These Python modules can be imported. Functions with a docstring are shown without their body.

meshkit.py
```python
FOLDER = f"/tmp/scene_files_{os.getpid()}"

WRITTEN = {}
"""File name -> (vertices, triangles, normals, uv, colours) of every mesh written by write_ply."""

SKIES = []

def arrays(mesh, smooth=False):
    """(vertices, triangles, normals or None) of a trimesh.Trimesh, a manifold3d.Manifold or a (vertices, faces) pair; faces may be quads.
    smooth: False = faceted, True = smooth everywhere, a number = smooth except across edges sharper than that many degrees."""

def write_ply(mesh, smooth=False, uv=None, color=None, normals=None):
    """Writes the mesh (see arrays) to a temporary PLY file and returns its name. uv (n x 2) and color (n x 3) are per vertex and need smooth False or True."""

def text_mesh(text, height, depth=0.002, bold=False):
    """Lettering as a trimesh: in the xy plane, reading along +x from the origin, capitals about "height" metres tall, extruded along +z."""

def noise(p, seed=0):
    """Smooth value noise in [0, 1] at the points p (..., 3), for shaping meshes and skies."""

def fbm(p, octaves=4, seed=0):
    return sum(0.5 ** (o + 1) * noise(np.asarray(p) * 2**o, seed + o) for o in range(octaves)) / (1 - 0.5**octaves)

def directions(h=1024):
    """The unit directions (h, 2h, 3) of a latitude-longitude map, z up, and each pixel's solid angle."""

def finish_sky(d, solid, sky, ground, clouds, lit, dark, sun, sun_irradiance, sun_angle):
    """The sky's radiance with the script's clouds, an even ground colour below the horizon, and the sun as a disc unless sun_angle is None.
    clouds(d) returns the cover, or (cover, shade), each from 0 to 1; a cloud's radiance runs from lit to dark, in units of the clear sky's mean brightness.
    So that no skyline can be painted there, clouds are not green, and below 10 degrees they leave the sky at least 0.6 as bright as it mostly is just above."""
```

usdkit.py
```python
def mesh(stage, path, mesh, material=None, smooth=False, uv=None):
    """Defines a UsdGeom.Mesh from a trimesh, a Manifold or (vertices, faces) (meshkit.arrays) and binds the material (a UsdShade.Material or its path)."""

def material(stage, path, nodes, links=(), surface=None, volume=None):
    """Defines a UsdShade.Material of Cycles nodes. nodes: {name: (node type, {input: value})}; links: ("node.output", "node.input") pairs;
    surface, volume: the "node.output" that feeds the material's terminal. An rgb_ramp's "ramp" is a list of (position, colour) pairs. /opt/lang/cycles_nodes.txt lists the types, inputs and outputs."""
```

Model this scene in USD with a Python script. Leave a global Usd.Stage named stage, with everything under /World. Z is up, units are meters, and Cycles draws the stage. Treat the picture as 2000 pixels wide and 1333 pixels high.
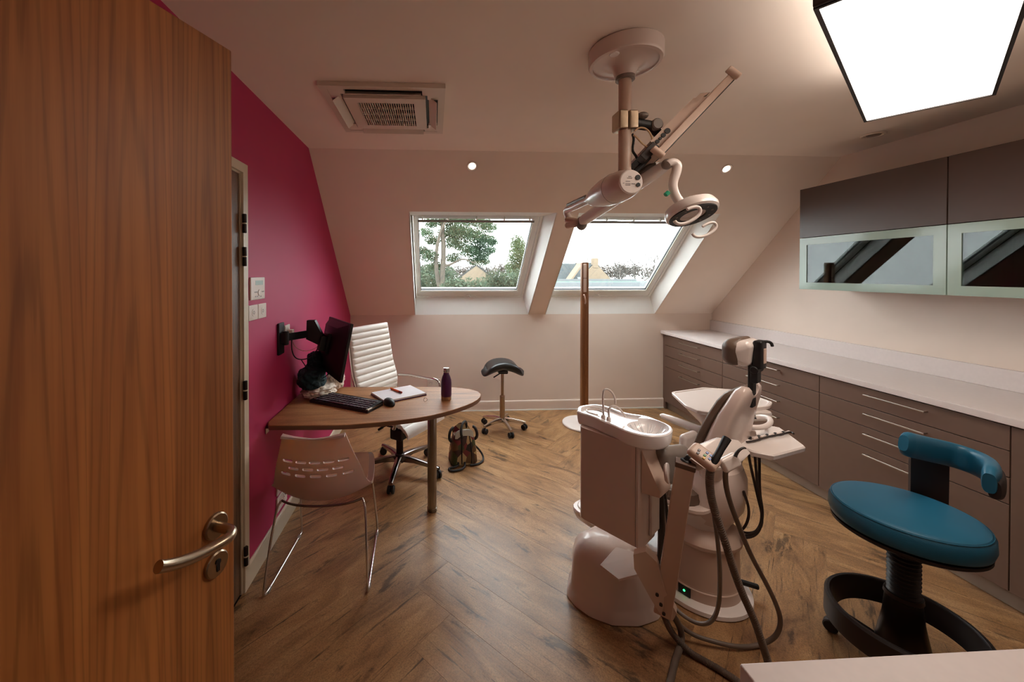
"""A dental surgery under a pitched roof: desk on the left, treatment unit in the middle, cabinets on the right."""
import math, random
import numpy as np, trimesh, manifold3d, usdkit, meshkit
from shapely.geometry import Polygon, box as sbox
from shapely import affinity
from scipy.interpolate import CubicSpline
from pxr import Usd, UsdGeom, UsdLux, Gf, Sdf, UsdShade

random.seed(7)
np.random.seed(7)
stage = Usd.Stage.CreateInMemory()
UsdGeom.SetStageUpAxis(stage, 'Z')
UsdGeom.SetStageMetersPerUnit(stage, 1.0)
UsdGeom.Xform.Define(stage, '/World')
UsdGeom.Scope.Define(stage, '/World/Looks')

# ------------------------------------------------------------------ camera, sky, exposure
cam = UsdGeom.Camera.Define(stage, '/World/camera')
cam.CreateHorizontalApertureAttr(36.0)
cam.CreateFocalLengthAttr(13.597)
cam.CreateHorizontalApertureOffsetAttr(2.048)
cam.CreateVerticalApertureOffsetAttr(-2.255)
cam.CreateClippingRangeAttr((0.03, 3000.0))
cam.CreateFStopAttr(0.0)
cam.CreateExposureAttr(0.0)
cam.AddTranslateOp().Set((0, 0, 1.52))
cam.AddRotateXYZOp().Set((90 - math.degrees(0.0087), 0, -math.degrees(0.0509)))
SKY = 3.9
LAMP = 12.5
LAMP_UP = 6.5
dome = UsdLux.DomeLight.Define(stage, '/World/overcast_sky')
dome.CreateIntensityAttr(SKY)
dome.CreateColorAttr((0.95, 0.97, 1.0))

# ------------------------------------------------------------------ materials
def lin(r, g, b):
    return tuple(((c / 255) / 12.92 if c / 255 < 0.04045 else ((c / 255 + 0.055) / 1.055) ** 2.4) for c in (r, g, b))

def mat(name, rgb, rough=0.5, metal=0.0, var=0.06, scale=12.0, bump=0.0, bscale=400.0, **kw):
    """A principled surface whose colour and gloss wander a little with noise."""
    c = lin(*rgb)
    nodes = {'geo': ('geometry', {}),
             'n': ('noise_texture', {'scale': scale, 'detail': 4.0}),
             'r': ('rgb_ramp', {'ramp': [(0.3, tuple(x * (1 - var) for x in c)), (0.7, tuple(min(1, x * (1 + var)) for x in c))]}),
             'p': ('principled_bsdf', {'roughness': rough, 'metallic': metal, **kw})}
    links = [('geo.position', 'n.vector'), ('n.fac', 'r.fac'), ('r.color', 'p.base_color')]
    if bump:
        nodes['bn'] = ('noise_texture', {'scale': bscale, 'detail': 2.0})
        nodes['b'] = ('bump', {'strength': bump, 'distance': 0.002})
        links += [('geo.position', 'bn.vector'), ('bn.fac', 'b.height'), ('b.normal', 'p.normal')]
    return usdkit.material(stage, '/World/Looks/' + name, nodes, links, surface='p.BSDF')

def glow(name, rgb, strength):
    return usdkit.material(stage, '/World/Looks/' + name, {'e': ('emission', {'color': rgb, 'strength': strength})}, [], surface='e.emission')

def wood(name, ang, dark, mid, light, fine=1.0, rough=0.42, crack=0.55, vary=0.25, upright=False, rings=0.0, spec=0.5, soft=False):
    """Timber print: grain drawn out along a direction, dark cracks and knots, each piece offset by its own random number."""
    nodes = {
        'geo': ('geometry', {}), 'oi': ('object_info', {}),
        'rot': ('vector_rotate', {'rotate_type': 'z_axis', 'angle': math.radians(-ang)}),
        'off': ('vector_math', {'math_type': 'scale', 'vector1': (37.0, 19.0, 11.0)}),
        'add': ('vector_math', {'math_type': 'add'}),
        'm1': ('mapping', {'scale': (9, 9, 0.8) if upright else ((1.3, 4.5, 4.5) if soft else (0.9, 9, 9))}),
        'n1': ('noise_texture', {'scale': 2.2 * fine, 'detail': 7.0, 'roughness': 0.62, 'distortion': 0.7}),
        'r1': ('rgb_ramp', {'ramp': [(0.28, lin(*dark)), (0.5, lin(*mid)), (0.72, lin(*light))]}),
        'm2': ('mapping', {'scale': (30, 30, 0.9) if upright else (1.2 if soft else 0.9, 30 if soft else 26, 26)}),
        'n2': ('noise_texture', {'scale': 1.6 * fine, 'detail': 5.0, 'roughness': 0.7, 'distortion': 0.4}),
        'r2': ('rgb_ramp', {'ramp': [(0.335 if soft else 0.30, (1 - crack, 1 - crack, 1 - crack)), (0.41 if soft else 0.42, (1, 1, 1))]}),
        'm3': ('mapping', {'scale': (5, 5, 1.3) if upright else (1.6, 4.5, 4.5)}),
        'n3': ('noise_texture', {'scale': 2.6 * fine, 'detail': 6.0, 'roughness': 0.65, 'distortion': 0.3}),
        'r3': ('rgb_ramp', {'ramp': [(0.34 if soft else 0.32, (1 - crack * 0.9,) * 3), (0.42, (1, 1, 1)), (1.0, (1, 1, 1))]}),
        'n4': ('noise_texture', {'scale': 170.0 if soft else 130.0, 'detail': 4.0, 'roughness': 0.75}),
        'r4': ('rgb_ramp', {'ramp': [(0.3, (0.42 if soft else 0.72,) * 3), (0.6, (1.1 if soft else 1.0,) * 3)]}),
        'x1': ('mix_color', {'blend_type': 'multiply', 'fac': 1.0}),
        'x2': ('mix_color', {'blend_type': 'multiply', 'fac': 1.0}),
        'x3': ('mix_color', {'blend_type': 'multiply', 'fac': 0.8}),
        'mr': ('map_range', {'from_min': 0.0, 'from_max': 1.0, 'to_min': 1 - vary, 'to_max': 1 + vary}),
        'hs': ('hsv', {}),
        'bm': ('bump', {'strength': 0.25, 'distance': 0.002}),
        'p': ('principled_bsdf', {'roughness': rough, 'specular_ior_level': spec})}
    links = [('geo.position', 'rot.vector'), ('oi.random', 'off.scale'), ('rot.vector', 'add.vector1'), ('off.vector', 'add.vector2')]
    for i in '123':
        links += [('add.vector', f'm{i}.vector'), (f'm{i}.vector', f'n{i}.vector'), (f'n{i}.fac', f'r{i}.fac')]
    links += [('add.vector', 'n4.vector'), ('n4.fac', 'r4.fac'), ('r1.color', 'x1.a'), ('r2.color', 'x1.b'), ('x1.result', 'x2.a'), ('r3.color', 'x2.b'),
              ('x2.result', 'x3.a'), ('r4.color', 'x3.b'), ('oi.random', 'mr.value'), ('mr.result', 'hs.value'), ('x3.result', 'hs.color'),
              ('hs.color', 'p.base_color'), ('n2.fac', 'bm.height'), ('bm.normal', 'p.normal')]
    return usdkit.material(stage, '/World/Looks/' + name, nodes, links, surface='p.BSDF')

def veneer(name, ang, base, dark, width, seed):
    """Upright wood veneer in matched strips: straight grain with cathedral arches that are elongated ellipses about each strip's middle."""
    b, d = lin(*base), lin(*dark)
    nodes = {
        'geo': ('geometry', {}),
        'rot': ('vector_rotate', {'rotate_type': 'z_axis', 'angle': math.radians(-ang)}),
        'sep': ('separate_xyz', {}),
        'dv': ('math', {'math_type': 'divide', 'value2': width}),
        'dof': ('math', {'math_type': 'add', 'value2': seed}),
        'fl': ('math', {'math_type': 'floor'}),
        'fr': ('math', {'math_type': 'fraction'}),
        'ctr': ('math', {'math_type': 'subtract', 'value2': 0.5}),
        'wn': ('white_noise_texture', {'dimensions': '1D'}),
        'zsh': ('math', {'math_type': 'multiply_add', 'value2': 3.1}),
        'mp': ('combine_xyz', {}),
        'zs': ('math', {'math_type': 'multiply', 'value2': 0.16}),
        'cs': ('math', {'math_type': 'multiply', 'value2': 1.25}),
        'wv': ('wave_texture', {'wave_type': 'rings', 'rings_direction': 'z', 'profile': 'sine', 'scale': 4.6, 'distortion': 3.2, 'detail': 3.0, 'detail_scale': 1.6, 'detail_roughness': 0.6}),
        'rw': ('rgb_ramp', {'ramp': [(0.0, (0.66,) * 3), (0.22, (0.93,) * 3), (1.0, (1.0,) * 3)]}),
        'm1': ('mapping', {'scale': (48, 48, 1.4)}),
        'n1': ('noise_texture', {'scale': 1.5, 'detail': 6.0, 'roughness': 0.5}),
        'r1': ('rgb_ramp', {'ramp': [(0.3, d), (0.6, b)]}),
        'm2': ('mapping', {'scale': (12, 12, 0.5)}),
        'n2': ('noise_texture', {'scale': 1.0, 'detail': 4.0, 'roughness': 0.6, 'distortion': 0.5}),
        'r2': ('rgb_ramp', {'ramp': [(0.3, (0.80,) * 3), (0.7, (1.08,) * 3)]}),
        'x1': ('mix_color', {'blend_type': 'multiply', 'fac': 0.75, 'use_clamp': False}),
        'x2': ('mix_color', {'blend_type': 'multiply', 'fac': 0.8, 'use_clamp': False}),
        'mr': ('map_range', {'to_min': 0.86, 'to_max': 1.10}),
        'hs': ('hsv', {}),
        'p': ('principled_bsdf', {'roughness': 0.45})}
    links = [('geo.position', 'rot.vector'), ('rot.vector', 'sep.vector'), ('sep.x', 'dv.value1'), ('dv.value', 'dof.value1'), ('dof.value', 'fl.value1'), ('dof.value', 'fr.value1'),
             ('fr.value', 'ctr.value1'), ('fl.value', 'wn.w'), ('wn.value', 'zsh.value1'), ('sep.z', 'zsh.value3'), ('zsh.value', 'zs.value1'), ('ctr.value', 'cs.value1'),
             ('cs.value', 'mp.x'), ('zs.value', 'mp.y'), ('fl.value', 'mp.z'), ('mp.vector', 'wv.vector'), ('wv.fac', 'rw.fac'),
             ('rot.vector', 'm1.vector'), ('m1.vector', 'n1.vector'), ('n1.fac', 'r1.fac'), ('rot.vector', 'm2.vector'), ('m2.vector', 'n2.vector'), ('n2.fac', 'r2.fac'),
             ('r1.color', 'x1.a'), ('rw.color', 'x1.b'), ('x1.result', 'x2.a'), ('r2.color', 'x2.b'), ('wn.value', 'mr.value'), ('mr.result', 'hs.value'), ('x2.result', 'hs.color'), ('hs.color', 'p.base_color')]
    return usdkit.material(stage, '/World/Looks/' + name, nodes, links, surface='p.BSDF')

def pane(name, tint, ior=1.5, rough=0.0):
    return usdkit.material(stage, '/World/Looks/' + name, {
        'geo': ('geometry', {}), 'io': ('map_range', {'from_min': 0.0, 'from_max': 1.0, 'to_min': ior, 'to_max': 1 / ior}), 'f': ('fresnel', {}), 't': ('transparent_bsdf', {'color': tint}), 'g': ('glossy_bsdf', {'color': (1, 1, 1), 'roughness': rough}), 'm': ('mix_closure', {})},
        [('geo.backfacing', 'io.value'), ('io.result', 'f.IOR'), ('f.fac', 'm.fac'), ('t.BSDF', 'm.closure1'), ('g.BSDF', 'm.closure2')], surface='m.closure')

M = {
    'wall': mat('wall_paint', (226, 208, 194), 0.75, var=0.015, scale=5, bump=0.12, bscale=260),
    'ceiling': mat('ceiling_paint', (244, 228, 214), 0.8, var=0.015, scale=4, bump=0.1, bscale=240),
    'magenta': mat('magenta_paint', (188, 42, 94), 0.6, var=0.03, scale=3, bump=0.12, bscale=260),
    'trim': mat('cream_trim', (214, 200, 176), 0.45, var=0.02),
    'lining': mat('white_lining', (240, 240, 236), 0.5, var=0.01),
    'frame': mat('white_frame', (236, 236, 230), 0.35, var=0.015),
    'gasket': mat('black_gasket', (20, 20, 22), 0.6),
    'bar': mat('grey_metal_bar', (150, 150, 150), 0.3, 0.6),
    'subfloor': mat('dark_joint', (30, 20, 14), 0.9),
    'plank_a': wood('plank_wood_a', 45, (112, 78, 50), (160, 118, 78), (188, 147, 103), rough=0.36, crack=0.72, vary=0.05, soft=True),
    'plank_b': wood('plank_wood_b', 135, (112, 78, 50), (160, 118, 78), (188, 147, 103), rough=0.36, crack=0.72, vary=0.05, soft=True),
    'desk': wood('desk_wood', 0, (132, 86, 52), (172, 118, 74), (192, 140, 94), fine=1.3, rough=0.5, spec=0.35, crack=0.18, vary=0.0),
    'desk_edge': mat('desk_edge', (112, 76, 52), 0.45),
    'pole_wood': wood('pole_wood', 0, (88, 50, 24), (130, 80, 42), (158, 104, 60), upright=True, fine=1.0, rough=0.45, crack=0.3, vary=0.0),
    'door_wood': veneer('door_veneer', 68, (196, 124, 64), (168, 100, 50), 0.135, 0.2),
    'door_wood2': wood('inner_door_wood', 0, (70, 44, 26), (104, 70, 44), (126, 90, 60), upright=True, rough=0.5, crack=0.2, vary=0.0),
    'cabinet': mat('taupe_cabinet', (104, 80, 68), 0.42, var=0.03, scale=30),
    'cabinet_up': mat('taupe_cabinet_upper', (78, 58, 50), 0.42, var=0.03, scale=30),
    'carcass': mat('cabinet_inside', (70, 58, 54), 0.6),
    'worktop': mat('worktop_laminate', (214, 202, 198), 0.4, var=0.02, scale=60),
    'plinth': mat('plinth', (150, 132, 118), 0.4, 0.2),
    'steel': mat('brushed_steel', (190, 182, 172), 0.3, 1.0, var=0.04, scale=80),
    'bronze': mat('satin_nickel', (176, 158, 136), 0.28, 1.0, var=0.05, scale=60),
    'chrome': mat('chrome', (215, 212, 210), 0.12, 1.0, var=0.02),
    'chrome_dark': mat('chrome_dark', (150, 145, 145), 0.16, 1.0, var=0.03),
    'leg_steel': mat('leg_steel', (140, 132, 124), 0.2, 1.0, var=0.04),
    'dark_metal': mat('dark_metal', (58, 50, 46), 0.35, 0.8),
    'unit': mat('unit_white', (218, 198, 188), 0.3, var=0.015, coat_weight=0.25),
    'unit_light': mat('unit_light', (232, 220, 214), 0.28, var=0.015, coat_weight=0.3),
    'bowl_white': mat('bowl_white', (250, 246, 246), 0.2, var=0.01, coat_weight=0.3),
    'unit_beige': mat('unit_beige', (206, 178, 160), 0.4, var=0.02),
    'unit_grey': mat('unit_grey', (128, 116, 108), 0.35),
    'cushion': mat('taupe_cushion', (104, 84, 70), 0.5, var=0.05, bump=0.2, bscale=300),
    'black': mat('black_plastic', (16, 13, 14), 0.5, var=0.1),
    'black_soft': mat('black_rubber', (30, 25, 25), 0.6, var=0.1),
    'black_leather': mat('black_leather', (26, 28, 32), 0.34, var=0.1, bump=0.25, bscale=250),
    'hose': mat('grey_hose', (108, 92, 80), 0.5, var=0.08),
    'hose_dark': mat('dark_hose', (50, 40, 36), 0.5),
    'teal': mat('blue_vinyl', (26, 92, 120), 0.42, var=0.05, scale=6, bump=0.15, bscale=350),
    'brown_black': mat('brown_black_plastic', (34, 26, 26), 0.45, var=0.08),
    'white_leather': mat('white_leather', (236, 226, 218), 0.4, var=0.02, bump=0.15, bscale=250),
    'shell': mat('lilac_plastic', (196, 168, 166), 0.3, var=0.02, subsurface_weight=0.15, subsurface_scale=0.02),
    'seat_pad': mat('peach_pad', (222, 184, 160), 0.5),
    'switch': mat('switch_white', (226, 212, 202), 0.35, var=0.01),
    'mark': mat('grey_print', (120, 112, 108), 0.5),
    'screen_mark': mat('lcd_print', (150, 176, 170), 0.3),
    'frosted': mat('frosted_glass', (150, 168, 156), 0.12, var=0.02, specular_ior_level=0.3),
    'ac': mat('vent_plastic', (222, 206, 190), 0.5, var=0.01),
    'purple': mat('purple_bottle', (74, 26, 76), 0.32, var=0.04),
    'paper': mat('paper', (238, 232, 236), 0.7, var=0.01),
    'orange': mat('orange_pen', (226, 92, 34), 0.3),
    'red_clear': mat('pen_tip', (140, 40, 30), 0.3),
    'teal_cloth': mat('teal_cloth', (20, 52, 58), 0.8, var=0.2),
    'cloth': mat('white_cloth', (226, 214, 200), 0.8, var=0.08),
    'key': mat('key_cap', (52, 30, 48), 0.3),
    'lining_silver': mat('silver_lining', (190, 196, 196), 0.35, 0.5),
    'film': mat('plastic_film', (236, 234, 236), 0.18, var=0.01, coat_weight=0.6),
    'blue_btn': mat('blue_button', (90, 124, 190), 0.35), 'green_btn': mat('green_button', (40, 130, 70), 0.35),
    'yellow_btn': mat('yellow_button', (226, 180, 60), 0.35), 'dark_btn': mat('dark_button', (70, 66, 74), 0.35),
    'green_knob': mat('green_knob', (30, 150, 110), 0.3),
    'cream_cable': mat('cream_cable', (196, 160, 122), 0.45),
    'roof_slate': mat('roof_slate', (58, 64, 66), 0.9, var=0.12, scale=3, specular_ior_level=0.05),
    'gable': mat('gable_render', (118, 106, 92), 0.9, var=0.05, scale=2, specular_ior_level=0.05),
    'flat_roof': mat('flat_roof', (104, 108, 110), 0.9, specular_ior_level=0.05, var=0.06, scale=0.6),
    'flat_green': mat('flat_roof_green', (66, 80, 76), 0.9, var=0.08, scale=0.6, specular_ior_level=0.05),
    'bark': mat('bark', (62, 56, 48), 0.9, var=0.2, scale=6),
    'twig': mat('bare_twig', (76, 72, 68), 0.9, var=0.15),
    'ground': mat('winter_ground', (54, 62, 46), 0.9, var=0.25, scale=0.5),
    'glass': pane('window_glass', (0.93, 0.96, 0.95), 1.85),
    'cab_glass': pane('cabinet_glass', (0.42, 0.48, 0.46), 1.4),
    'lamp': glow('lamp_diffuser', (1.0, 0.87, 0.75), LAMP),
    'lamp_up': glow('lamp_uplight', (1.0, 0.92, 0.84), LAMP_UP),
    'spot': glow('spot_glow', (1.0, 0.86, 0.68), 6.0),
    'led': glow('green_led', (0.05, 1.0, 0.25), 2.5),
}
def leaf(name, rgb):
    c = lin(*rgb)
    return usdkit.material(stage, '/World/Looks/' + name, {
        'geo': ('geometry', {}), 'n': ('noise_texture', {'scale': 1.1, 'detail': 3.0}),
        'r': ('rgb_ramp', {'ramp': [(0.3, tuple(x * 0.6 for x in c)), (0.7, tuple(x * 1.35 for x in c))]}),
        'd': ('diffuse_bsdf', {}), 't': ('translucent_bsdf', {}), 'm': ('mix_closure', {'fac': 0.3})},
        [('geo.position', 'n.vector'), ('n.fac', 'r.fac'), ('r.color', 'd.color'), ('r.color', 't.color'), ('d.BSDF', 'm.closure1'), ('t.BSDF', 'm.closure2')], surface='m.closure')
M['pine'], M['bush'], M['hedge'] = leaf('pine_leaf', (64, 80, 62)), leaf('bush_leaf', (76, 90, 64)), leaf('hedge_leaf', (72, 84, 70))
M['camo'] = usdkit.material(stage, '/World/Looks/camo_print', {
    'geo': ('geometry', {}), 'v': ('voronoi_texture', {'scale': 17.0, 'feature': 'f1'}), 's': ('separate_color', {}),
    'r': ('rgb_ramp', {'interpolate': False, 'ramp': [(0.0, lin(60, 34, 30)), (0.22, lin(112, 40, 44)), (0.42, lin(60, 66, 34)), (0.6, lin(176, 150, 108)), (0.78, lin(96, 66, 40)), (0.9, lin(30, 24, 22))]}),
    'p': ('principled_bsdf', {'roughness': 0.5})}, [('geo.position', 'v.vector'), ('v.color', 's.color'), ('s.r', 'r.fac'), ('r.color', 'p.base_color')], surface='p.BSDF')

# ------------------------------------------------------------------ mesh helpers
cat = trimesh.util.concatenate
PI = math.pi

def hull(pts):
    return trimesh.convex.convex_hull(np.asarray(pts, float))

_S = trimesh.creation.icosphere(2).vertices
def spheres(*prs):
    """Convex hull of spheres given as (point, radius)."""
    return hull(np.vstack([_S * r + np.asarray(p, float) for p, r in prs]))

def rbox(lo, hi, r=0.004):
    """A box between two corners with chamfered, softly rounded edges."""
    lo, hi = np.asarray(lo, float), np.asarray(hi, float)
    r = min(r, (hi - lo).min() * 0.49)
    k = r * 0.3
    pts = []
    for c in np.ndindex(2, 2, 2):
        c = np.array(c)
        p, s = np.where(c, hi, lo), np.where(c, -1, 1)
        for o in ((0, r, r), (r, 0, r), (r, r, 0), (k, k, r), (k, r, k), (r, k, k)):
            pts.append(p + s * np.array(o))
    return hull(pts)

def box(lo, hi):
    lo, hi = np.asarray(lo, float), np.asarray(hi, float)
    m = trimesh.creation.box(hi - lo)
    m.apply_translation((lo + hi) / 2)
    return m

def move(m, rot=None, t=(0, 0, 0)):
    m = m.copy()
    if rot is not None:
        T = np.eye(4)
        T[:3, :3] = rot
        m.apply_transform(T)
    m.apply_translation(t)
    return m

def rotm(axis, deg):
    return trimesh.transformations.rotation_matrix(math.radians(deg), axis)[:3, :3]

def basis(x=None, y=None, z=None):
    """Rotation whose columns are the given axis directions; the missing ones are filled in."""
    n = lambda a: np.asarray(a, float) / np.linalg.norm(a)
    if z is not None:
        z = n(z)
        x = n(np.cross([0, 1, 0] if abs(z[1]) < 0.9 else [1, 0, 0], z)) if x is None else n(np.asarray(x, float) - z * np.dot(x, z))
        return np.column_stack([x, np.cross(z, x), z])
    x = n(x)
    y = n(np.asarray(y, float) - x * np.dot(x, y))
    return np.column_stack([x, y, np.cross(x, y)])

def lathe(prof, n=48):
    """Revolves (radius, height) pairs about z."""
    m = trimesh.creation.revolve(np.asarray(prof, float), sections=n)
    return m

def spline(pts, n=40):
    pts = np.asarray(pts, float)
    t = np.concatenate([[0], np.cumsum(np.linalg.norm(np.diff(pts, axis=0), axis=1) ** 0.7)])
    return CubicSpline(t, pts)(np.linspace(0, t[-1], n))

def tube(path, r, n=12, closed=False):
    p = np.asarray(path, float)
    if closed:
        tg = np.roll(p, -1, 0) - np.roll(p, 1, 0)
    else:
        tg = np.gradient(p, axis=0)
    tg /= np.linalg.norm(tg, axis=1, keepdims=True) + 1e-12
    a = np.cross(tg[0], [0, 0, 1.0] if abs(tg[0][2]) < 0.9 else [1.0, 0, 0])
    rad = np.broadcast_to(r, (len(p),))
    ang = np.arange(n) * 2 * PI / n
    vs = []
    for i in range(len(p)):
        a = a - tg[i] * np.dot(a, tg[i])
        a /= np.linalg.norm(a)
        b = np.cross(tg[i], a)
        vs.append(p[i] + rad[i] * (np.cos(ang)[:, None] * a + np.sin(ang)[:, None] * b))
    return loft(vs, closed)

def loft(rings, closed=False):
    """Skins a list of equally long point rings, with flat ends unless closed."""
    k, n = len(rings), len(rings[0])
    v = np.vstack(rings)
    f = []
    for i in range(k if closed else k - 1):
        a, b = i * n, ((i + 1) % k) * n
        for j in range(n):
            q = (j + 1) % n
            f += [(a + j, a + q, b + q), (a + j, b + q, b + j)]
    if not closed:
        c0, c1 = len(v), len(v) + 1
        v = np.vstack([v, np.mean(rings[0], 0), np.mean(rings[-1], 0)])
        for j in range(n):
            q = (j + 1) % n
            f += [(c0, q, j), (c1, (k - 1) * n + j, (k - 1) * n + q)]
    m = trimesh.Trimesh(v, np.array(f), process=False)
    if m.volume < 0:
        m.invert()
    return m

def prism(poly, z0, z1):
    """Extrudes a shapely polygon (or a list of points) from z0 to z1."""
    poly = poly if hasattr(poly, 'area') else Polygon(poly)
    parts = []
    for g in getattr(poly, 'geoms', [poly]):
        m = trimesh.creation.extrude_polygon(g, z1 - z0, engine='earcut')
        m.apply_translation((0, 0, z0))
        parts.append(m)
    return cat(parts)

def slab(poly, levels):
    """A solid of stacked outlines: levels are (z, inset) pairs; each outline is the polygon offset inwards, resampled to the same count."""
    n, rings = 72, []
    base = poly if hasattr(poly, 'area') else Polygon(poly)
    c = np.array(base.centroid.coords[0])
    for z, inset in levels:
        g = base.buffer(-inset, join_style=1, quad_segs=6) if inset else base
        g = max(getattr(g, 'geoms', [g]), key=lambda x: x.area)
        ring = np.array(g.exterior.coords)[:-1]
        if not g.exterior.is_ccw:
            ring = ring[::-1]
        # rays from the centroid give the rings the same phase
        out = []
        for a in np.arange(n) * 2 * PI / n:
            d = np.array([math.cos(a), math.sin(a)])
            best = 0
            for p, q in zip(ring, np.roll(ring, -1, 0)):
                e = q - p
                den = d[0] * e[1] - d[1] * e[0]
                if abs(den) < 1e-12:
                    continue
                w = p - c
                t, s = (w[0] * e[1] - w[1] * e[0]) / den, (w[0] * d[1] - w[1] * d[0]) / den
                if t > best and -1e-9 <= s <= 1 + 1e-9:
                    best = t
            out.append((*(c + d * best), z))
        rings.append(np.array(out))
    return loft(rings)

def rounded(pts, r):
    g = Polygon(pts)
    return g.buffer(-r, join_style=2).buffer(r, quad_segs=6)

def manif(m):
    m = m.copy()
    m.merge_vertices()
    return manifold3d.Manifold(manifold3d.Mesh(np.asarray(m.vertices, np.float32), np.asarray(m.faces, np.uint32)))

def tri(mf):
    q = mf.to_mesh()
    return trimesh.Trimesh(q.vert_properties[:, :3], q.tri_verts, process=False)

def ellipsoid(c, r, rot=None, sub=3):
    m = trimesh.creation.icosphere(sub)
    m.vertices = m.vertices * np.asarray(r, float)
    return move(m, rot, c)

def cyl(p, q, r, n=20, bev=0.0):
    p, q = np.asarray(p, float), np.asarray(q, float)
    d = q - p
    h = np.linalg.norm(d)
    bev = min(bev, r * 0.5, h * 0.4)
    m = lathe([(0, 0), (r - bev, 0), (r, bev), (r, h - bev), (r - bev, h), (0, h)] if bev else [(0, 0), (r, 0), (r, h), (0, h)], n)
    return move(m, basis(z=d), p)

# ------------------------------------------------------------------ scene helpers
_names = {}
def numbered(parent, name):
    k = (parent, name)
    i = _names.get(k, -1) + 1
    _names[k] = i
    return f'{parent}/{name}' if i == 0 else f'{parent}/{name}_{i:03d}'

def note(prim, **kw):
    for k, v in kw.items():
        if v:
            prim.SetCustomDataByKey(k, v)
    return prim

def thing(name, label, category, loc=(0, 0, 0), rz=0.0, group=None):
    x = UsdGeom.Xform.Define(stage, numbered('/World', name))
    x.AddTranslateOp().Set(Gf.Vec3d(*map(float, loc)))
    if rz:
        x.AddRotateZOp().Set(float(rz))
    p = x.GetPrim()
    return note(p, label=label, category=category, group=group)

def obj(name, mesh, m, parent=None, smooth=32, label=None, category=None, kind=None, group=None):
    path = numbered(str(parent.GetPath()) if parent else '/World', name)
    g = usdkit.mesh(stage, path, mesh, M[m] if isinstance(m, str) else m, smooth=smooth)
    return note(g.GetPrim(), label=label, category=category, kind=kind, group=group)

def setting(name, mesh, m, parent=None, smooth=False, label=None):
    return obj(name, mesh, m, parent, smooth, kind=None if parent else 'structure', label=label)

def group_structure(name, label=None, loc=(0, 0, 0), rz=0.0):
    x = UsdGeom.Xform.Define(stage, numbered('/World', name))
    x.AddTranslateOp().Set(Gf.Vec3d(*map(float, loc)))
    if rz:
        x.AddRotateZOp().Set(float(rz))
    return note(x.GetPrim(), kind='structure', label=label)

def copy_of(root, loc, rz=0.0, label=None, group=None):
    was = root.GetCustomData()
    r = thing(root.GetName().rstrip('0123456789').rstrip('_'), label or was['label'], was['category'], loc, rz, group or was.get('group'))
    r.GetReferences().AddInternalReference(root.GetPath())
    r.SetInstanceable(True)
    return r

# ================================================================== the room
XL, XR, YB, ZC, ZK, YS, YF = -0.9075, 3.161, 4.248, 2.43, 1.067, 2.861, -0.12
SN = np.array([0, ZC - ZK, YB - YS]); SN /= np.linalg.norm(SN)          # out of the room, through the slope
ST = np.array([0, -SN[2], SN[1]])                                       # up the slope
def slope(x, s, d=0.0):
    return np.array([x, YB, ZK]) + ST * s + SN * d
SLEN = math.hypot(YB - YS, ZC - ZK)
SR = np.column_stack([[1, 0, 0], ST, SN])                               # (x, s, d) -> world
def on_slope(m):
    return move(m, SR, (0, YB, ZK))

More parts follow.
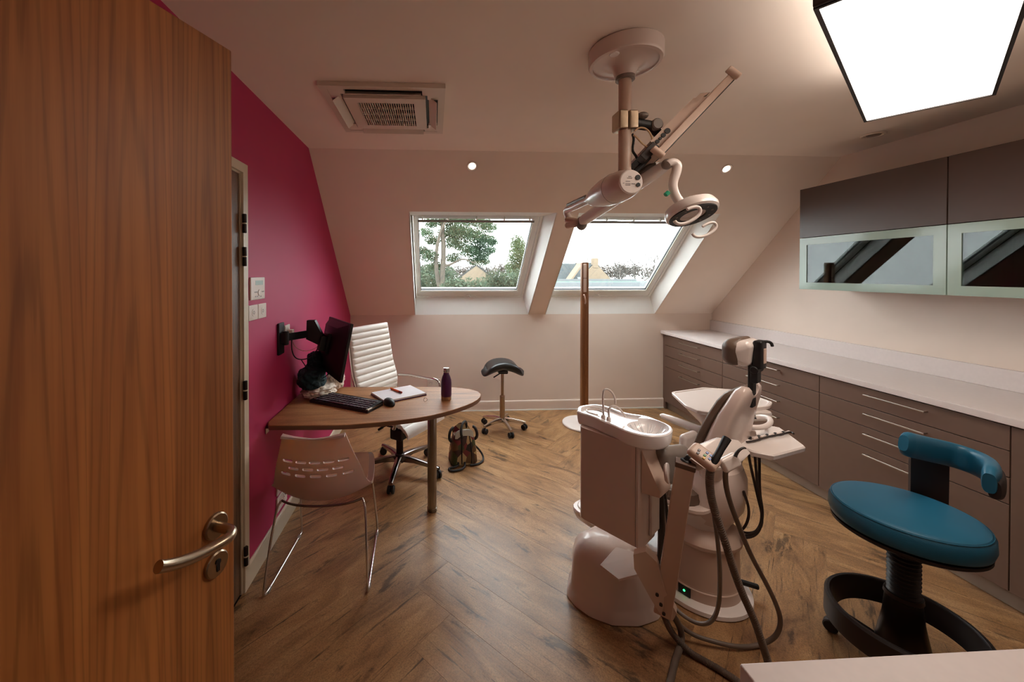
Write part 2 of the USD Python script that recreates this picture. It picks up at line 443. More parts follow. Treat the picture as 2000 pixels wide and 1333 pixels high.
# ---- floor: herringbone planks laid at 45 degrees, each a piece of its own
floor = setting('floor', box((XL - 0.12, YF - 1.6, -0.05), (XR + 0.1, YB + 0.2, -0.006)), 'subfloor', label='brown oak-look floor of herringbone planks')
PL, PW, V0, U0 = 1.48, 0.22, 0.119, 1.703
room_poly = sbox(XL - 0.002, YF - 1.2, XR, YB)
rt = math.sqrt(0.5)
def plank(poly, m):
    g = poly.intersection(room_poly)
    for q in getattr(g, 'geoms', [g]):
        if q.geom_type == 'Polygon' and q.area > 0.003:
            q = q.buffer(-0.0001, join_style=2)
            if q.is_empty or q.geom_type != 'Polygon':
                continue
            top = q.buffer(-0.0005, join_style=2)
            if top.geom_type == 'Polygon' and len(top.exterior.coords) == len(q.exterior.coords):
                a, b = np.array(q.exterior.coords)[:-1], np.array(top.exterior.coords)[:-1]
                k = np.argmin(np.linalg.norm(b - a[0], axis=1))
                b = np.roll(b, -k, 0)
                ring = lambda p, z: np.column_stack([p, np.full(len(p), z)])
                mesh = loft([ring(a, -0.007), ring(a, -0.0005), ring(b, 0.0)])
            else:
                mesh = prism(q, -0.007, 0.0)
            obj('plank', mesh, m, floor, smooth=False)
for c in range(-4, 5):
    for k in range(-26, 27):
        u, v = k * PW + c * PL + U0, k * PW - c * PL + V0
        for (a, b, w, h, m) in ((u, v, PL, PW, 'plank_a'), (u, v + PW, PW, PL, 'plank_b')):
            pts = [((x - y) * rt, (x + y) * rt) for x, y in ((a, b), (a + w, b), (a + w, b + h), (a, b + h))]
            plank(Polygon(pts), m)

# ---- walls, ceiling, slope
side = lambda y0, y1, z1, back=0.0: Polygon([(y0, -0.05), (y1, -0.05), (y1, ZK), (YB + 0.19, ZK), (YS - 0.09 + 0.1, z1 + 0.06), (y0, z1 + 0.06)])
def upright(poly, x0, x1):
    m = prism(poly, 0, x1 - x0)                                         # (y, z, x) -> world
    return move(m, np.array([[0, 0, 1.0], [1, 0, 0], [0, 1, 0]]), (x0, 0, 0))
profile = Polygon([(YF - 1.5, -0.05), (YB + 0.19, -0.05), (YB + 0.19, ZK + 0.2), (YS + 0.15, ZC + 0.2), (YF - 1.5, ZC + 0.2)])
D2 = dict(y0=0.98, y1=1.875, z=2.0)
wall_left = setting('wall_left', upright(profile.difference(sbox(D2['y0'], -0.1, D2['y1'], D2['z'])), XL - 0.1, XL), 'magenta', label='magenta painted wall')
wall_right = setting('wall_right', upright(profile, XR, XR + 0.1), 'wall', label='white wall behind the cabinets')
wall_back = setting('wall_back', box((XL - 0.1, YB, -0.05), (XR + 0.1, YB + 0.185, ZK)), 'wall', label='low knee wall under the roof windows')
ceiling = setting('ceiling', box((XL - 0.1, YF - 1.5, ZC), (XR + 0.1, YS + 0.02, ZC + 0.06)), 'ceiling')
O1 = (-0.205, 1.045)
O2 = (1.241, 2.491)
STOP = 1.388
holes = [sbox(a, 0.0, b, STOP) for a, b in (O1, O2)]
skin = sbox(XL - 0.1, -0.0, XR + 0.1, SLEN + 0.004)
for h in holes:
    skin = skin.difference(h)
wall_slope = setting('wall_slope', on_slope(prism(skin, 0, 0.012)), 'ceiling', label='sloping roof side of the room')
deck = sbox(XL - 0.1, -0.135, XR + 0.1, SLEN + 0.2)
for a, b in (O1, O2):
    deck = deck.difference(sbox(a + 0.005, 0.12, b - 0.005, 1.26))
setting('wall_roof', on_slope(prism(deck, 0.128, 0.17)), 'roof_slate')
fw = sbox(XL - 0.1, -0.05, XR + 0.1, ZC + 0.05).difference(sbox(-0.80, -0.1, 0.16, 2.03))
setting('wall_front', move(prism(fw, 0, 0.12), np.array([[1.0, 0, 0], [0, 0, -1], [0, 1, 0]]), (0, YF, 0)), 'wall')
setting('wall_corridor', box((XL - 0.1, YF - 1.42, -0.05), (XR + 0.1, YF - 1.3, ZC + 0.05)), 'wall')

# ---- skirting
BH = 0.11
def skirting(name, p, q, h=BH, t=0.012, m='trim'):
    p, q = np.array(p), np.array(q)
    d = (q - p) / np.linalg.norm(q - p)
    nrm = np.array([-d[1], d[0]])
    prof = [(0, 0), (t, 0), (t, h - 0.012), (t - 0.003, h - 0.004), (t * 0.4, h), (0, h)]
    rings = [np.array([(*(e + nrm * a), b) for a, b in prof]) for e in (p, q)]
    return setting(name, loft(rings), m)
skirting('baseboard_left', (XL, YB), (XL, D2['y1'] + 0.04))
skirting('baseboard_back', (2.62, YB), (XL, YB), m='wall')
setting('trim_4', box((XL, YB - 0.016, 0.0), (2.62, YB - 0.0121, 0.012)), 'lining')
setting('wall_closet', box((XL - 0.3, 0.8, -0.05), (XL - 0.1005, 2.05, 2.2)), 'carcass')
skirting('trim_1', (XL, D2['y0'] - 0.04), (XL, YF))
setting('trim_2', rbox((2.625, 0.62, 0.0), (2.645, YB - 0.001, 0.085), 0.003), 'plinth', label='metal plinth under the drawer cabinets')

# ---- door in the magenta wall, its frame and four hinges
d2 = group_structure('door_2', 'brown inner door in a cream frame in the magenta wall')
y0, y1, z1 = D2['y0'], D2['y1'], D2['z']
arch = sbox(y0 - 0.04, 0, y1 + 0.04, z1 + 0.04).difference(sbox(y0 + 0.004, -0.1, y1 - 0.004, z1 - 0.004))
obj('door_frame', cat([upright(arch, XL, XL + 0.012), upright(sbox(y0, 0, y1, z1).difference(sbox(y0 + 0.012, -0.1, y1 - 0.012, z1 - 0.012)), XL - 0.1, XL)]), 'trim', d2, smooth=False)
obj('door_leaf', rbox((XL - 0.044, y0 + 0.013, 0.008), (XL - 0.004, y1 - 0.013, z1 - 0.013), 0.002), 'door_wood2', d2)
for hz in (1.756, 1.60, 0.968, 0.179):
    h = obj('hinge', cat([cyl((XL + 0.016, y1 - 0.004, hz - 0.045), (XL + 0.016, y1 - 0.004, hz - 0.002), 0.010, 14, 0.002), cyl((XL + 0.016, y1 - 0.004, hz + 0.002), (XL + 0.016, y1 - 0.004, hz + 0.045), 0.010, 14, 0.002)]), 'dark_metal', d2)
    obj('hinge_ring', cyl((XL + 0.016, y1 - 0.004, hz - 0.003), (XL + 0.016, y1 - 0.004, hz + 0.003), 0.0108, 14), 'trim', h)

# ---- the open entrance door at the left, nearest the camera
DE = (-0.439, 0.868, 2.004)
DANG = math.degrees(math.atan2(0.927, 0.375))
d1 = group_structure('door_1', 'open wood veneer entrance door with a lever handle', (DE[0], DE[1], 0), DANG)
# local x runs to the free edge (0), y points into the wall side, z up; the visible face is y = 0
obj('door_leaf', rbox((-0.83, 0.0, 0.008), (0.0, 0.04, DE[2]), 0.0025), 'door_wood', d1)
HZ, HX = 0.995, -0.046
obj('rosette', move(lathe([(0, -0.001), (0.026, -0.001), (0.026, 0.006), (0.0235, 0.0085), (0.012, 0.0085), (0, 0.0085)], 40), rotm([1, 0, 0], 90), (HX, 0, HZ)), 'bronze', d1)
lev = spline([(HX, -0.004, HZ), (HX, -0.03, HZ), (HX - 0.003, -0.05, HZ), (HX - 0.020, -0.062, HZ + 0.002), (HX - 0.05, -0.062, HZ + 0.004), (HX - 0.09, -0.062, HZ + 0.012), (HX - 0.127, -0.062, HZ + 0.025), (HX - 0.153, -0.062, HZ + 0.039)], 44)
obj('lever_handle', tube(lev, 0.0098, 16), 'bronze', d1)
KZ = HZ - 0.080
kh = obj('escutcheon', move(lathe([(0, -0.001), (0.026, -0.001), (0.026, 0.006), (0.0235, 0.0085), (0, 0.0085)], 40), rotm([1, 0, 0], 90), (HX, 0, KZ)), 'bronze', d1)
obj('keyhole', cat([cyl((HX, -0.0105, KZ + 0.006), (HX, -0.008, KZ + 0.006), 0.006, 16), box((HX - 0.003, -0.0105, KZ - 0.013), (HX + 0.003, -0.008, KZ + 0.004))]), 'black', kh)
for hz in (0.25, 1.0, 1.75):
    obj('hinge', cyl((-0.838, 0.046, hz - 0.045), (-0.838, 0.046, hz + 0.045), 0.009, 14, 0.002), 'dark_metal', d1)

# ---- two roof windows
def roof_window(n, a, b):
    w = group_structure(f'window_{n}')
    D, s0, s1 = 0.14, 0.1376, 1.2457
    fl, fr = a - 0.012, b - 0.06
    quad = lambda p: np.array(p)
    def sheet(pts, nrm, t=0.008):
        pts = np.array(pts); nrm = np.asarray(nrm, float)
        return hull(np.vstack([pts, pts + nrm * t]))
    # lining of the opening: left, right, top (level), sill (upright)
    obj('reveal', sheet([slope(a, 0), slope(a, STOP), slope(a, s0, D), slope(a, s1, D)], (-1, 0, 0)), 'lining', w, False)
    obj('reveal', sheet([slope(b, 0), slope(b, STOP), slope(fr, s0, D), slope(fr, s1, D)], (1, 0, 0)), 'lining', w, False)
    obj('reveal', sheet([slope(a, STOP), slope(b, STOP), slope(a, s1, D), slope(b, s1, D)], (0, 0, 1)), 'lining', w, False)
    obj('reveal', sheet([slope(a, 0), slope(b, 0), slope(a, s0, D), slope(b, s0, D)], (0, 1, 0)), 'lining', w, False)
    # fixed frame, opening sash, glass
    fo = sbox(fl, s0 - 0.01, fr, s1 + 0.02)
    fi = sbox(fl + 0.026, s0 + 0.012, fr - 0.024, s1 - 0.005)
    obj('window_frame', on_slope(prism(fo.difference(fi), D - 0.006, D + 0.06)), 'frame', w, False)
    so = sbox(fl + 0.030, s0 + 0.016, fr - 0.028, s1 - 0.008)
    gi = sbox(a + 0.063, 0.24, a + 1.108, 1.205)
    gb = gi.buffer(0.012, join_style=2)
    obj('sash', on_slope(cat([prism(so.difference(gb), D - 0.002, D + 0.05), prism(gb.difference(gi), D + 0.004, D + 0.05)])), 'frame', w, False)
    obj('gasket', on_slope(prism(gi.difference(gi.buffer(-0.004, join_style=2)), D + 0.012, D + 0.03)), 'gasket', w, False)
    obj('pane', on_slope(prism(gi.buffer(-0.003, join_style=2), D + 0.019, D + 0.023)), 'glass', w, False)
    br = obj('ventilation_bar', tube([slope(a + 0.06, 1.205, D - 0.03), slope(a + 1.11, 1.205, D - 0.03)], 0.011, 14), 'bar', w)
    for f in (0.04, 0.26, 0.5, 0.74, 0.96):
        x = a + 0.06 + 1.05 * f
        obj('bracket', on_slope(rbox((x - 0.006, 1.20, D - 0.032), (x + 0.006, 1.235, D + 0.0), 0.002)), 'frame', br)
    x = (a + 0.063 + a + 1.108) / 2
    obj('latch', cat([on_slope(rbox((x - 0.03, 0.165, D - 0.008), (x + 0.03, 0.183, D), 0.002)), spheres((slope(x + 0.004, 0.17, D - 0.012), 0.010), (slope(x + 0.014, 0.158, D - 0.022), 0.008))]), 'frame', w)
    return w
w1 = roof_window(1, *O1)
w2 = roof_window(2, *O2)
note(w1, label='left roof window, the pine tree outside')
note(w2, label='right roof window, houses outside')

# ---- two small lit spots in the slope
for pos, lab in (((0.291, 2.951), 'lit recessed spotlight above the left roof window'), ((2.305, 2.946), 'lit recessed spotlight above the right roof window')):
    s = (YB - pos[1]) / SN[2]
    t = thing('ceiling_spotlight', lab, 'spotlight', slope(pos[0], s), 0, 'small recessed spotlights in the sloping ceiling')
    R = np.column_stack([[1, 0, 0], ST, -SN])
    obj('trim_ring', move(lathe([(0.030, 0.001), (0.044, 0.001), (0.044, -0.0), (0.045, 0.003), (0.040, 0.006), (0.032, 0.004), (0.029, 0.001), (0.030, 0.001)], 40), R), 'switch', t)
    obj('bulb', move(lathe([(0, 0.0035), (0.020, 0.003), (0.0275, 0.0015), (0.0275, 0.0005), (0, 0.0005)], 32), R), 'spot', t)

# ---- air conditioning cassette and round vent in the ceiling
t = thing('ceiling_air_conditioner', 'square ceiling cassette air conditioner with a slatted grille', 'air conditioner', (-0.248, 2.163, ZC))
sq = lambda h: sbox(-h, -h, h, h)
obj('outer_frame', cat([prism(sq(0.303).difference(sq(0.268)), -0.022, -0.0005), prism(sq(0.268).difference(sq(0.215)).difference(sbox(-0.19, -0.4, 0.19, 0.4)).difference(sbox(-0.4, -0.17, 0.4, 0.17)), -0.020, -0.0005)]), 'ac', t, False)
obj('slot_back', prism(sq(0.268), -0.006, -0.0005), 'black', t, False)
for k in range(4):
    fl = move(rbox((-0.185, -0.026, -0.004), (0.185, 0.026, 0.0), 0.0015), rotm([1, 0, 0], 38), (0, -0.243, -0.024))
    obj('air_flap', move(fl, rotm([0, 0, 1], 90 * k)), 'ac', t)
gr = prism(sq(0.205).difference(sbox(-0.145, -0.15, 0.145, 0.15)), -0.034, -0.014)
g = obj('grille_panel', gr, 'ac', t, False)
obj('grille_back', box((-0.15, -0.155, -0.02), (0.15, 0.155, -0.016)), 'black', g, False)
obj('grille_slats', cat([box((-0.142 + i * 0.012 - 0.002, -0.15, -0.033), (-0.142 + i * 0.012 + 0.002, 0.15, -0.019)) for i in range(25)] + [box((-0.146, y - 0.003, -0.031), (0.146, y + 0.003, -0.02)) for y in (-0.075, 0.0, 0.075)]), 'ac', g, False, kind='stuff')
t = thing('ceiling_vent', 'small round ceiling vent above the wall cupboards', 'vent', (2.872, 2.395, ZC))
obj('vent_ring', lathe([(0.045, -0.001), (0.062, -0.001), (0.062, -0.003), (0.056, -0.010), (0.046, -0.008), (0.045, -0.001)], 40), 'ac', t)
obj('vent_disc', lathe([(0, -0.010), (0.030, -0.009), (0.036, -0.005), (0.036, -0.003), (0, -0.003)], 40), 'unit_grey', t)

# ---- pendant light panel
LB, LE, LN = np.array([1.991, 1.70, 2.22]), np.array([0.8085, 0.5885, 0]), np.array([0.5885, -0.8085, 0])
LC = LB - LE * 0.61 + LN * 0.178
t = thing('pendant_panel_light', 'large bright rectangular light panel in a thin black frame under the ceiling', 'ceiling light', (LC[0], LC[1], LC[2]), math.degrees(math.atan2(LE[1], LE[0])))
hx, hy = 0.6095, 0.178
fr = sbox(-hx, -hy, hx, hy).difference(sbox(-hx + 0.010, -hy + 0.010, hx - 0.010, hy - 0.010))
obj('frame', prism(fr, 0.0, 0.055), 'brown_black', t, False)
obj('back_plate', box((-hx + 0.008, -hy + 0.008, 0.045), (hx - 0.008, hy - 0.008, 0.053)), 'ac', t, False)
obj('diffuser', box((-hx + 0.010, -hy + 0.010, 0.004), (hx - 0.010, hy - 0.010, 0.010)), 'lamp', t, False)
obj('uplight', box((-hx + 0.04, 0.0, 0.0535), (hx - 0.10, hy - 0.02, 0.056)), 'lamp_up', t, False)
obj('end_cap', cat([rbox((-hx - 0.012, -hy, 0.002), (-hx, hy, 0.05), 0.004)]), 'brown_black', t)
for x in (-0.4, 0.4):
    for y in (-0.1, 0.1):
        obj('suspension_wire', tube([(x, y, 0.05), (x, y, ZC - LC[2])], 0.0012, 6), 'steel', t)

# ================================================================== cabinets on the right wall
CX = 2.58                                                              # front faces
def pull(x, y0, y1, z):
    """A flat bar handle on two short feet, running along y."""
    return cat([rbox((x - 0.030, y0, z - 0.004), (x - 0.023, y1, z + 0.004), 0.0015), rbox((x - 0.026, y0 + 0.004, z - 0.0035), (x, y0 + 0.012, z + 0.0035), 0.001), rbox((x - 0.026, y1 - 0.012, z - 0.0035), (x, y1 - 0.004, z + 0.0035), 0.001)])
def drawer_unit(y0, y1, label, hl=0.29):
    t = thing('drawer_cabinet', label, 'cabinet', (CX, (y0 + y1) / 2, 0), 0, 'taupe drawer cabinets under the long worktop')
    h = (y1 - y0) / 2
    obj('body', box((0.021, -h + 0.001, 0.085), (0.57, h - 0.001, 0.836)), 'carcass', t, False)
    zs = [0.836, 0.722, 0.602, 0.480, 0.088]
    for a, b in zip(zs, zs[1:]):
        d = obj('drawer', rbox((0, -h + 0.0018, b + 0.0018), (0.02, h - 0.0018, a - 0.0018), 0.0012), 'cabinet', t)
        obj('handle', pull(0, -hl / 2, hl / 2, a - 0.040), 'steel', d)
    return t
S1, S2, S3 = 3.331, 2.459, 1.598
drawer_unit(S1, 4.20, 'taupe four-drawer cabinet in the far corner by the knee wall')
drawer_unit(S2, S1, 'taupe four-drawer cabinet behind the treatment chair, second from the knee wall')
drawer_unit(S3, S2, 'taupe four-drawer cabinet behind the blue stool, third from the knee wall')
setting('trim_3', box((CX + 0.012, 4.201, 0.0), (CX + 0.032, YB - 0.0005, 0.836)), 'cabinet')
t = thing('corner_cabinet', 'taupe plain-fronted cabinet at the right edge, nearest of the row', 'cabinet', (CX, 1.10, 0))
obj('body', box((0.021, -0.49, 0.085), (0.57, 0.495, 0.836)), 'carcass', t, False)
obj('door', rbox((0, -0.49, 0.09), (0.02, 0.4955, 0.834), 0.0012), 'cabinet', t)

t = thing('worktop', 'long pale worktop with an upstand along the right wall', 'worktop', (2.86, 2.4, 0.842))
obj('slab', rbox((-0.30, -1.79, 0), (0.2995, 1.8475, 0.036), 0.003), 'worktop', t)
obj('upstand', rbox((0.279, -1.79, 0.0362), (0.2995, 1.8475, 0.150), 0.002), 'worktop', t)

t = thing('near_counter', 'pale counter corner in the bottom right foreground over a taupe side', 'counter', (0.502, 0.607, 0))
obj('slab', rbox((0, -0.66, 0.842), (2.05, 0, 0.878), 0.003), 'worktop', t)
obj('side_panel', box((0.03, -0.64, 0.0), (0.05, -0.03, 0.8415)), 'cabinet', t, False)
obj('back_panel', box((0.05, -0.05, 0.0), (2.04, -0.03, 0.8415)), 'cabinet', t, False)

# ---- wall cupboards: a plain lift-up front over a glass front with a frosted border
UX = 2.79
def wall_cupboard(y0, y1, label):
    t = thing('wall_cupboard', label, 'wall cupboard', (UX, (y0 + y1) / 2, 1.402), 0, 'taupe wall cupboards with glass fronts')
    h = (y1 - y0) / 2 - 0.0015
    sides = [box((0.021, -h, 0), (0.370, -h + 0.018, 0.756)), box((0.021, h - 0.018, 0), (0.370, h, 0.756)), box((0.021, -h, 0.738), (0.370, h, 0.756)), box((0.021, -h, 0.376), (0.365, h, 0.394)), box((0.021, -h, 0.0), (0.365, h, 0.018)), box((0.360, -h, 0), (0.3705, h, 0.756))]
    obj('body', cat(sides), 'carcass', t, False)
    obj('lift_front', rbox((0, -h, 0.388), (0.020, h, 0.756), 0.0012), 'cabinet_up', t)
    o, i = sbox(-h, 0, h, 0.384), sbox(-h + 0.055, 0.052, h - 0.055, 0.332)
    m = prism(o.difference(i), 0, 0.018)
    g = obj('glass_front', move(m, np.array([[0, 0, 1.0], [1, 0, 0], [0, 1, 0]])), 'frosted', t, False)
    obj('pane', box((0.004, -h + 0.0545, 0.0515), (0.010, h - 0.0545, 0.3325)), 'cab_glass', g, False)
    return t
wall_cupboard(1.970, 2.820, 'taupe wall cupboard with a frosted-edged glass front, the far one')
wall_cupboard(1.117, 1.967, 'taupe wall cupboard with a frosted-edged glass front, cut by the right edge')

# ================================================================== operating light on its ceiling column
t = thing('operating_light', 'white jointed dental lamp hanging from a round ceiling canopy', 'dental lamp', (0.772, 1.534, ZC))
OL = np.array([0.772, 1.534, ZC])
L = lambda pts: np.asarray(pts, float) - OL
obj('canopy', lathe([(0, -0.0005), (0.136, -0.0005), (0.141, -0.006), (0.141, -0.056), (0.136, -0.064), (0.124, -0.066), (0.122, -0.060), (0.090, -0.060), (0.066, -0.068), (0.050, -0.082), (0.042, -0.100), (0.039, -0.115), (0, -0.115)], 64), 'unit', t)
obj('collar', lathe([(0.026, -0.116), (0.036, -0.115), (0.037, -0.128), (0.026, -0.129), (0.026, -0.116)], 40), 'unit_grey', t)
for a in (40, 220):
    obj('canopy_screw_cover', move(lathe([(0, -0.061), (0.016, -0.062), (0.020, -0.058), (0, -0.055)], 24), None, (0.098 * math.cos(math.radians(a)), 0.098 * math.sin(math.radians(a)), -0.0015)), 'unit_light', t)
obj('column', lathe([(0, -0.12), (0.0245, -0.12), (0.0245, -0.488), (0.0252, -0.490), (0.0252, -0.494), (0.0245, -0.496), (0.0245, -0.545), (0, -0.545)], 32), 'unit_beige', t)
# spindle-shaped motor body running away from the camera, round control disc at its near end
HB, HE = np.array([0.763, 1.470, 1.876]), np.array([0.750, 1.850, 1.876])
ax = (HE - HB) / np.linalg.norm(HE - HB)
prof = [(0, 0), (0.046, 0.0), (0.053, 0.012), (0.060, 0.05), (0.064, 0.11), (0.061, 0.19), (0.050, 0.27), (0.036, 0.33), (0.022, 0.36), (0.018, 0.385), (0, 0.385)]
obj('motor_body', move(lathe(prof, 40), basis(z=ax), L(HB)), 'unit', t)
obj('body_seam', move(lathe([(0.0635, 0.0), (0.0648, 0.002), (0.0635, 0.004)], 40), basis(z=ax), L(HB + ax * 0.11)), 'unit_grey', t)
dsc = obj('control_disc', move(lathe([(0, -0.006), (0.043, -0.006), (0.047, -0.003), (0.047, 0.003), (0, 0.003)], 40), basis(z=ax), L(HB)), 'unit_light', t)
obj('socket', cyl(L(HB + np.array([0.026, -0.0085, 0.017])), L(HB + np.array([0.026, -0.005, 0.017])), 0.010, 18), 'black', dsc)
obj('socket', cyl(L(HB + np.array([0.027, -0.0085, -0.012])), L(HB + np.array([0.027, -0.005, -0.012])), 0.009, 6), 'black', dsc)
pr = [box(L(HB + np.array([x - w, -0.0072, z - 0.0012])), L(HB + np.array([x + w, -0.0058, z + 0.0012]))) for x, z, w in ((-0.006, 0.020, 0.006), (-0.006, 0.014, 0.010), (-0.014, 0.001, 0.009), (-0.014, -0.008, 0.010), (-0.014, -0.013, 0.010), (0.008, -0.008, 0.007), (-0.031, -0.006, 0.003))]
obj('control_print', cat(pr), 'mark', dsc, False)
E2 = np.array([0.737, 2.118, 1.874])
obj('fixed_arm', tube(L(spline([HE - ax * 0.03, HE + (E2 - HE) * 0.4, HE + (E2 - HE) * 0.85, E2 + (0.002, 0.01, -0.005), E2 + (0.012, 0.016, -0.03), E2 + (0.030, 0.012, -0.062)], 40)), 0.0175, 16), 'unit', t)
obj('arm_rail', tube(L([HE + (-0.004, 0.02, 0.022), E2 + (-0.004, -0.03, 0.022)]), 0.010, 10), 'unit_grey', t)
J1 = np.array([0.797, 2.075, 1.798])
obj('lower_joint', cat([spheres((L(E2 + (0.012, 0.012, -0.055)), 0.020), (L(J1 - (0.012, 0, 0)), 0.022)), spheres((L(E2 + (0.012, 0.012, -0.085)), 0.018), (L(J1 - (0.012, 0, 0)), 0.022))]), 'unit_beige', t)
obj('joint_cap', ellipsoid(L(J1 + (0.006, -0.004, -0.004)), (0.030, 0.030, 0.038)), 'unit_grey', t)
J2 = (0.915, 1.479, 1.95)
dv = np.array(J2) - J1
dv /= np.linalg.norm(dv)
Rb = basis(x=dv, z=np.array([0, 0, 1.0]) - dv * dv[2])
ln = np.linalg.norm(np.array(J2) - J1)
def sect(s, hw, hh, n=20):
    a = np.arange(n) * 2 * PI / n
    ca, sa = np.cos(a), np.sin(a)
    p = np.column_stack([np.full(n, s), np.sign(ca) * abs(ca) ** 0.6 * hw, np.sign(sa) * abs(sa) ** 0.6 * hh])
    return p @ Rb.T + L(J1)
obj('spring_arm', loft([sect(0.02, 0.020, 0.022), sect(0.05, 0.024, 0.026), sect(ln * 0.5, 0.025, 0.027), sect(ln - 0.06, 0.022, 0.024), sect(ln - 0.012, 0.019, 0.018)]), 'unit_light', t)
up = Rb[:, 2] * 0.034
obj('arm_cover', loft([sect(ln * 0.45, 0.018, 0.010) + up, sect(ln * 0.6, 0.020, 0.014) + up, sect(ln - 0.07, 0.018, 0.012) + up * 0.9, sect(ln - 0.04, 0.012, 0.008) + up * 0.7]), 'unit_grey', t)
obj('elbow_ball', ellipsoid(L(J2), (0.021, 0.021, 0.021)), 'unit_grey', t)
hp = [(0.911, 1.469, 1.948), (0.931, 1.468, 1.954), (0.945, 1.468, 1.946), (0.945, 1.467, 1.918), (0.935, 1.468, 1.886), (0.933, 1.467, 1.85), (0.945, 1.466, 1.818), (0.963, 1.465, 1.794), (0.979, 1.464, 1.77)]
obj('head_arm', tube(L(spline(hp, 44)), np.interp(np.linspace(0, 1, 44), [0, 0.2, 0.5, 0.8, 1], [0.014, 0.018, 0.0165, 0.0175, 0.013]), 16), 'unit_light', t)
obj('head_arm_slot', tube(L([(0.949, 1.45, 1.801), (0.961, 1.449, 1.785)]), 0.004, 8), 'black', t)
obj('switch_knob', cyl(L((0.909, 1.458, 1.836)), L((0.895, 1.459, 1.824)), 0.009, 16, 0.002), 'green_knob', t)
K0 = np.array((0.97, 1.455, 1.77))
obj('head_joint', cyl(L(K0 - (0.004, 0.028, 0.006)), L(K0 + (0.004, 0.028, 0.006)), 0.016, 20, 0.003), 'unit_beige', t)
# ring-shaped lamp head, seen from below
HC = np.array((1.002, 1.453, 1.746))
vd = HC - np.array([0, 0, 1.52]); vd /= np.linalg.norm(vd)
rgt = np.cross(vd, [0, 0, 1.0]); rgt /= np.linalg.norm(rgt)
upv = np.cross(rgt, vd)
hn = -vd * 0.38 + (rgt * 0.32 - upv * 0.95) * 0.92
Rh = basis(z=-hn)
obj('lamp_head', move(lathe([(0.044, 0.002), (0.050, 0.0), (0.084, 0.0), (0.092, 0.006), (0.094, 0.020), (0.086, 0.040), (0.064, 0.052), (0.030, 0.055), (0.0, 0.055), (0.0, 0.014), (0.040, 0.012), (0.044, 0.002)], 56), Rh, L(HC)), 'unit_light', t)
lens = obj('led_ring', move(lathe([(0.047, -0.0035), (0.083, -0.0035), (0.085, 0.002), (0.045, 0.002), (0.047, -0.0035)], 56), Rh, L(HC)), 'black', t)
obj('led_lens', cat([move(ellipsoid((0.065 * math.cos(a), 0.065 * math.sin(a), -0.004), (0.0045, 0.0045, 0.002), sub=1), Rh, L(HC)) for a in np.arange(10) * PI / 5]), 'unit_grey', lens, kind='stuff')
def grip(px, r=0.0065):
    return tube(L(spline(px, 36)), r, 12)
obj('grip_handle', grip([(0.915, 1.357, 1.752), (0.941, 1.356, 1.761), (0.959, 1.355, 1.757), (0.961, 1.355, 1.74), (0.943, 1.356, 1.72), (0.911, 1.357, 1.703), (0.883, 1.358, 1.7), (0.869, 1.359, 1.711)], 0.0062), 'unit_light', t)
obj('grip_handle', grip([(1.005, 1.402, 1.696), (1.026, 1.401, 1.708), (1.049, 1.4, 1.71), (1.057, 1.4, 1.698), (1.042, 1.4, 1.677), (1.009, 1.402, 1.66), (0.982, 1.403, 1.658), (0.967, 1.404, 1.67)], 0.0055), 'unit_light', t)

# ================================================================== screen clamped to the lamp column
SP1, SP2 = np.array((0.871, 1.462, 1.984)), np.array((1.163, 1.449, 2.292))
t = thing('column_monitor', 'slim tilted monitor clamped to the operating light column, seen edge-on', 'monitor', SP1)
su = SP2 - SP1; sl = np.linalg.norm(su); su /= sl
sv = np.array([0.52, 0.78, 0.345]); sv -= su * np.dot(sv, su); sv /= np.linalg.norm(sv)
sn = np.cross(su, sv)
if sn[2] < 0: sn = -sn                                                  # towards the back of the screen
RM = np.column_stack([su, sv, sn])
B = lambda lo, hi, r=0.003: move(rbox(lo, hi, r), RM)
obj('panel', B((0.0, 0.0, -0.012), (sl, 0.31, 0.016)), 'unit_beige', t)
obj('screen', B((0.012, 0.004, -0.0155), (sl - 0.012, 0.306, -0.0115), 0.001), 'black', t)
hs = obj('rear_housing', move(hull([(x, y, z) for x, y, z in ((0.03, 0.02, 0.016), (0.03, 0.27, 0.016), (0.31, 0.02, 0.016), (0.31, 0.27, 0.016), (0.03, 0.02, 0.058), (0.03, 0.27, 0.058), (0.27, 0.02, 0.052), (0.27, 0.27, 0.052))]), RM), 'unit_beige', t)
for k, (x, r) in enumerate(((0.045, 0.008), (0.062, 0.006), (0.08, 0.009), (0.103, 0.011))):
    obj('port', move(cyl((x, 0.016, 0.037), (x, 0.021, 0.037), r, 16), RM), 'black', hs)
obj('rear_fin', move(hull([(0.20, 0.02, 0.050), (0.30, 0.02, 0.045), (0.33, 0.02, 0.02), (0.20, 0.24, 0.050), (0.30, 0.24, 0.045), (0.33, 0.24, 0.02)]), RM), 'unit_beige', t)
obj('lower_vent', B((-0.045, 0.01, 0.018), (0.032, 0.26, 0.050)), 'hose_dark', t)
for x in (0.0, sl):
    obj('corner_cap', move(cyl((x, -0.004, -0.020), (x, -0.004, 0.034), 0.014, 20, 0.003), RM), 'unit_beige', t)
cl = np.array([0.772, 1.534, 2.135]) - SP1
for dx in (-0.021, 0.021):
    obj('clamp_jaw', rbox(cl + (dx - 0.019, -0.036, -0.038), cl + (dx + 0.019, 0.034, 0.036), 0.006), 'bronze', t)
a0, a1, a2 = np.array([0.81, 1.525, 2.125]) - SP1, np.array([0.885, 1.54, 2.122]) - SP1, np.array([0.93, 1.56, 2.095]) - SP1
obj('swivel_arm', cat([spheres((a0, 0.022), (a1, 0.020)), spheres((a1, 0.020), (a2, 0.018)), spheres((a2, 0.014), (np.array([0.955, 1.57, 2.085]) - SP1, 0.020))]), 'black', t)
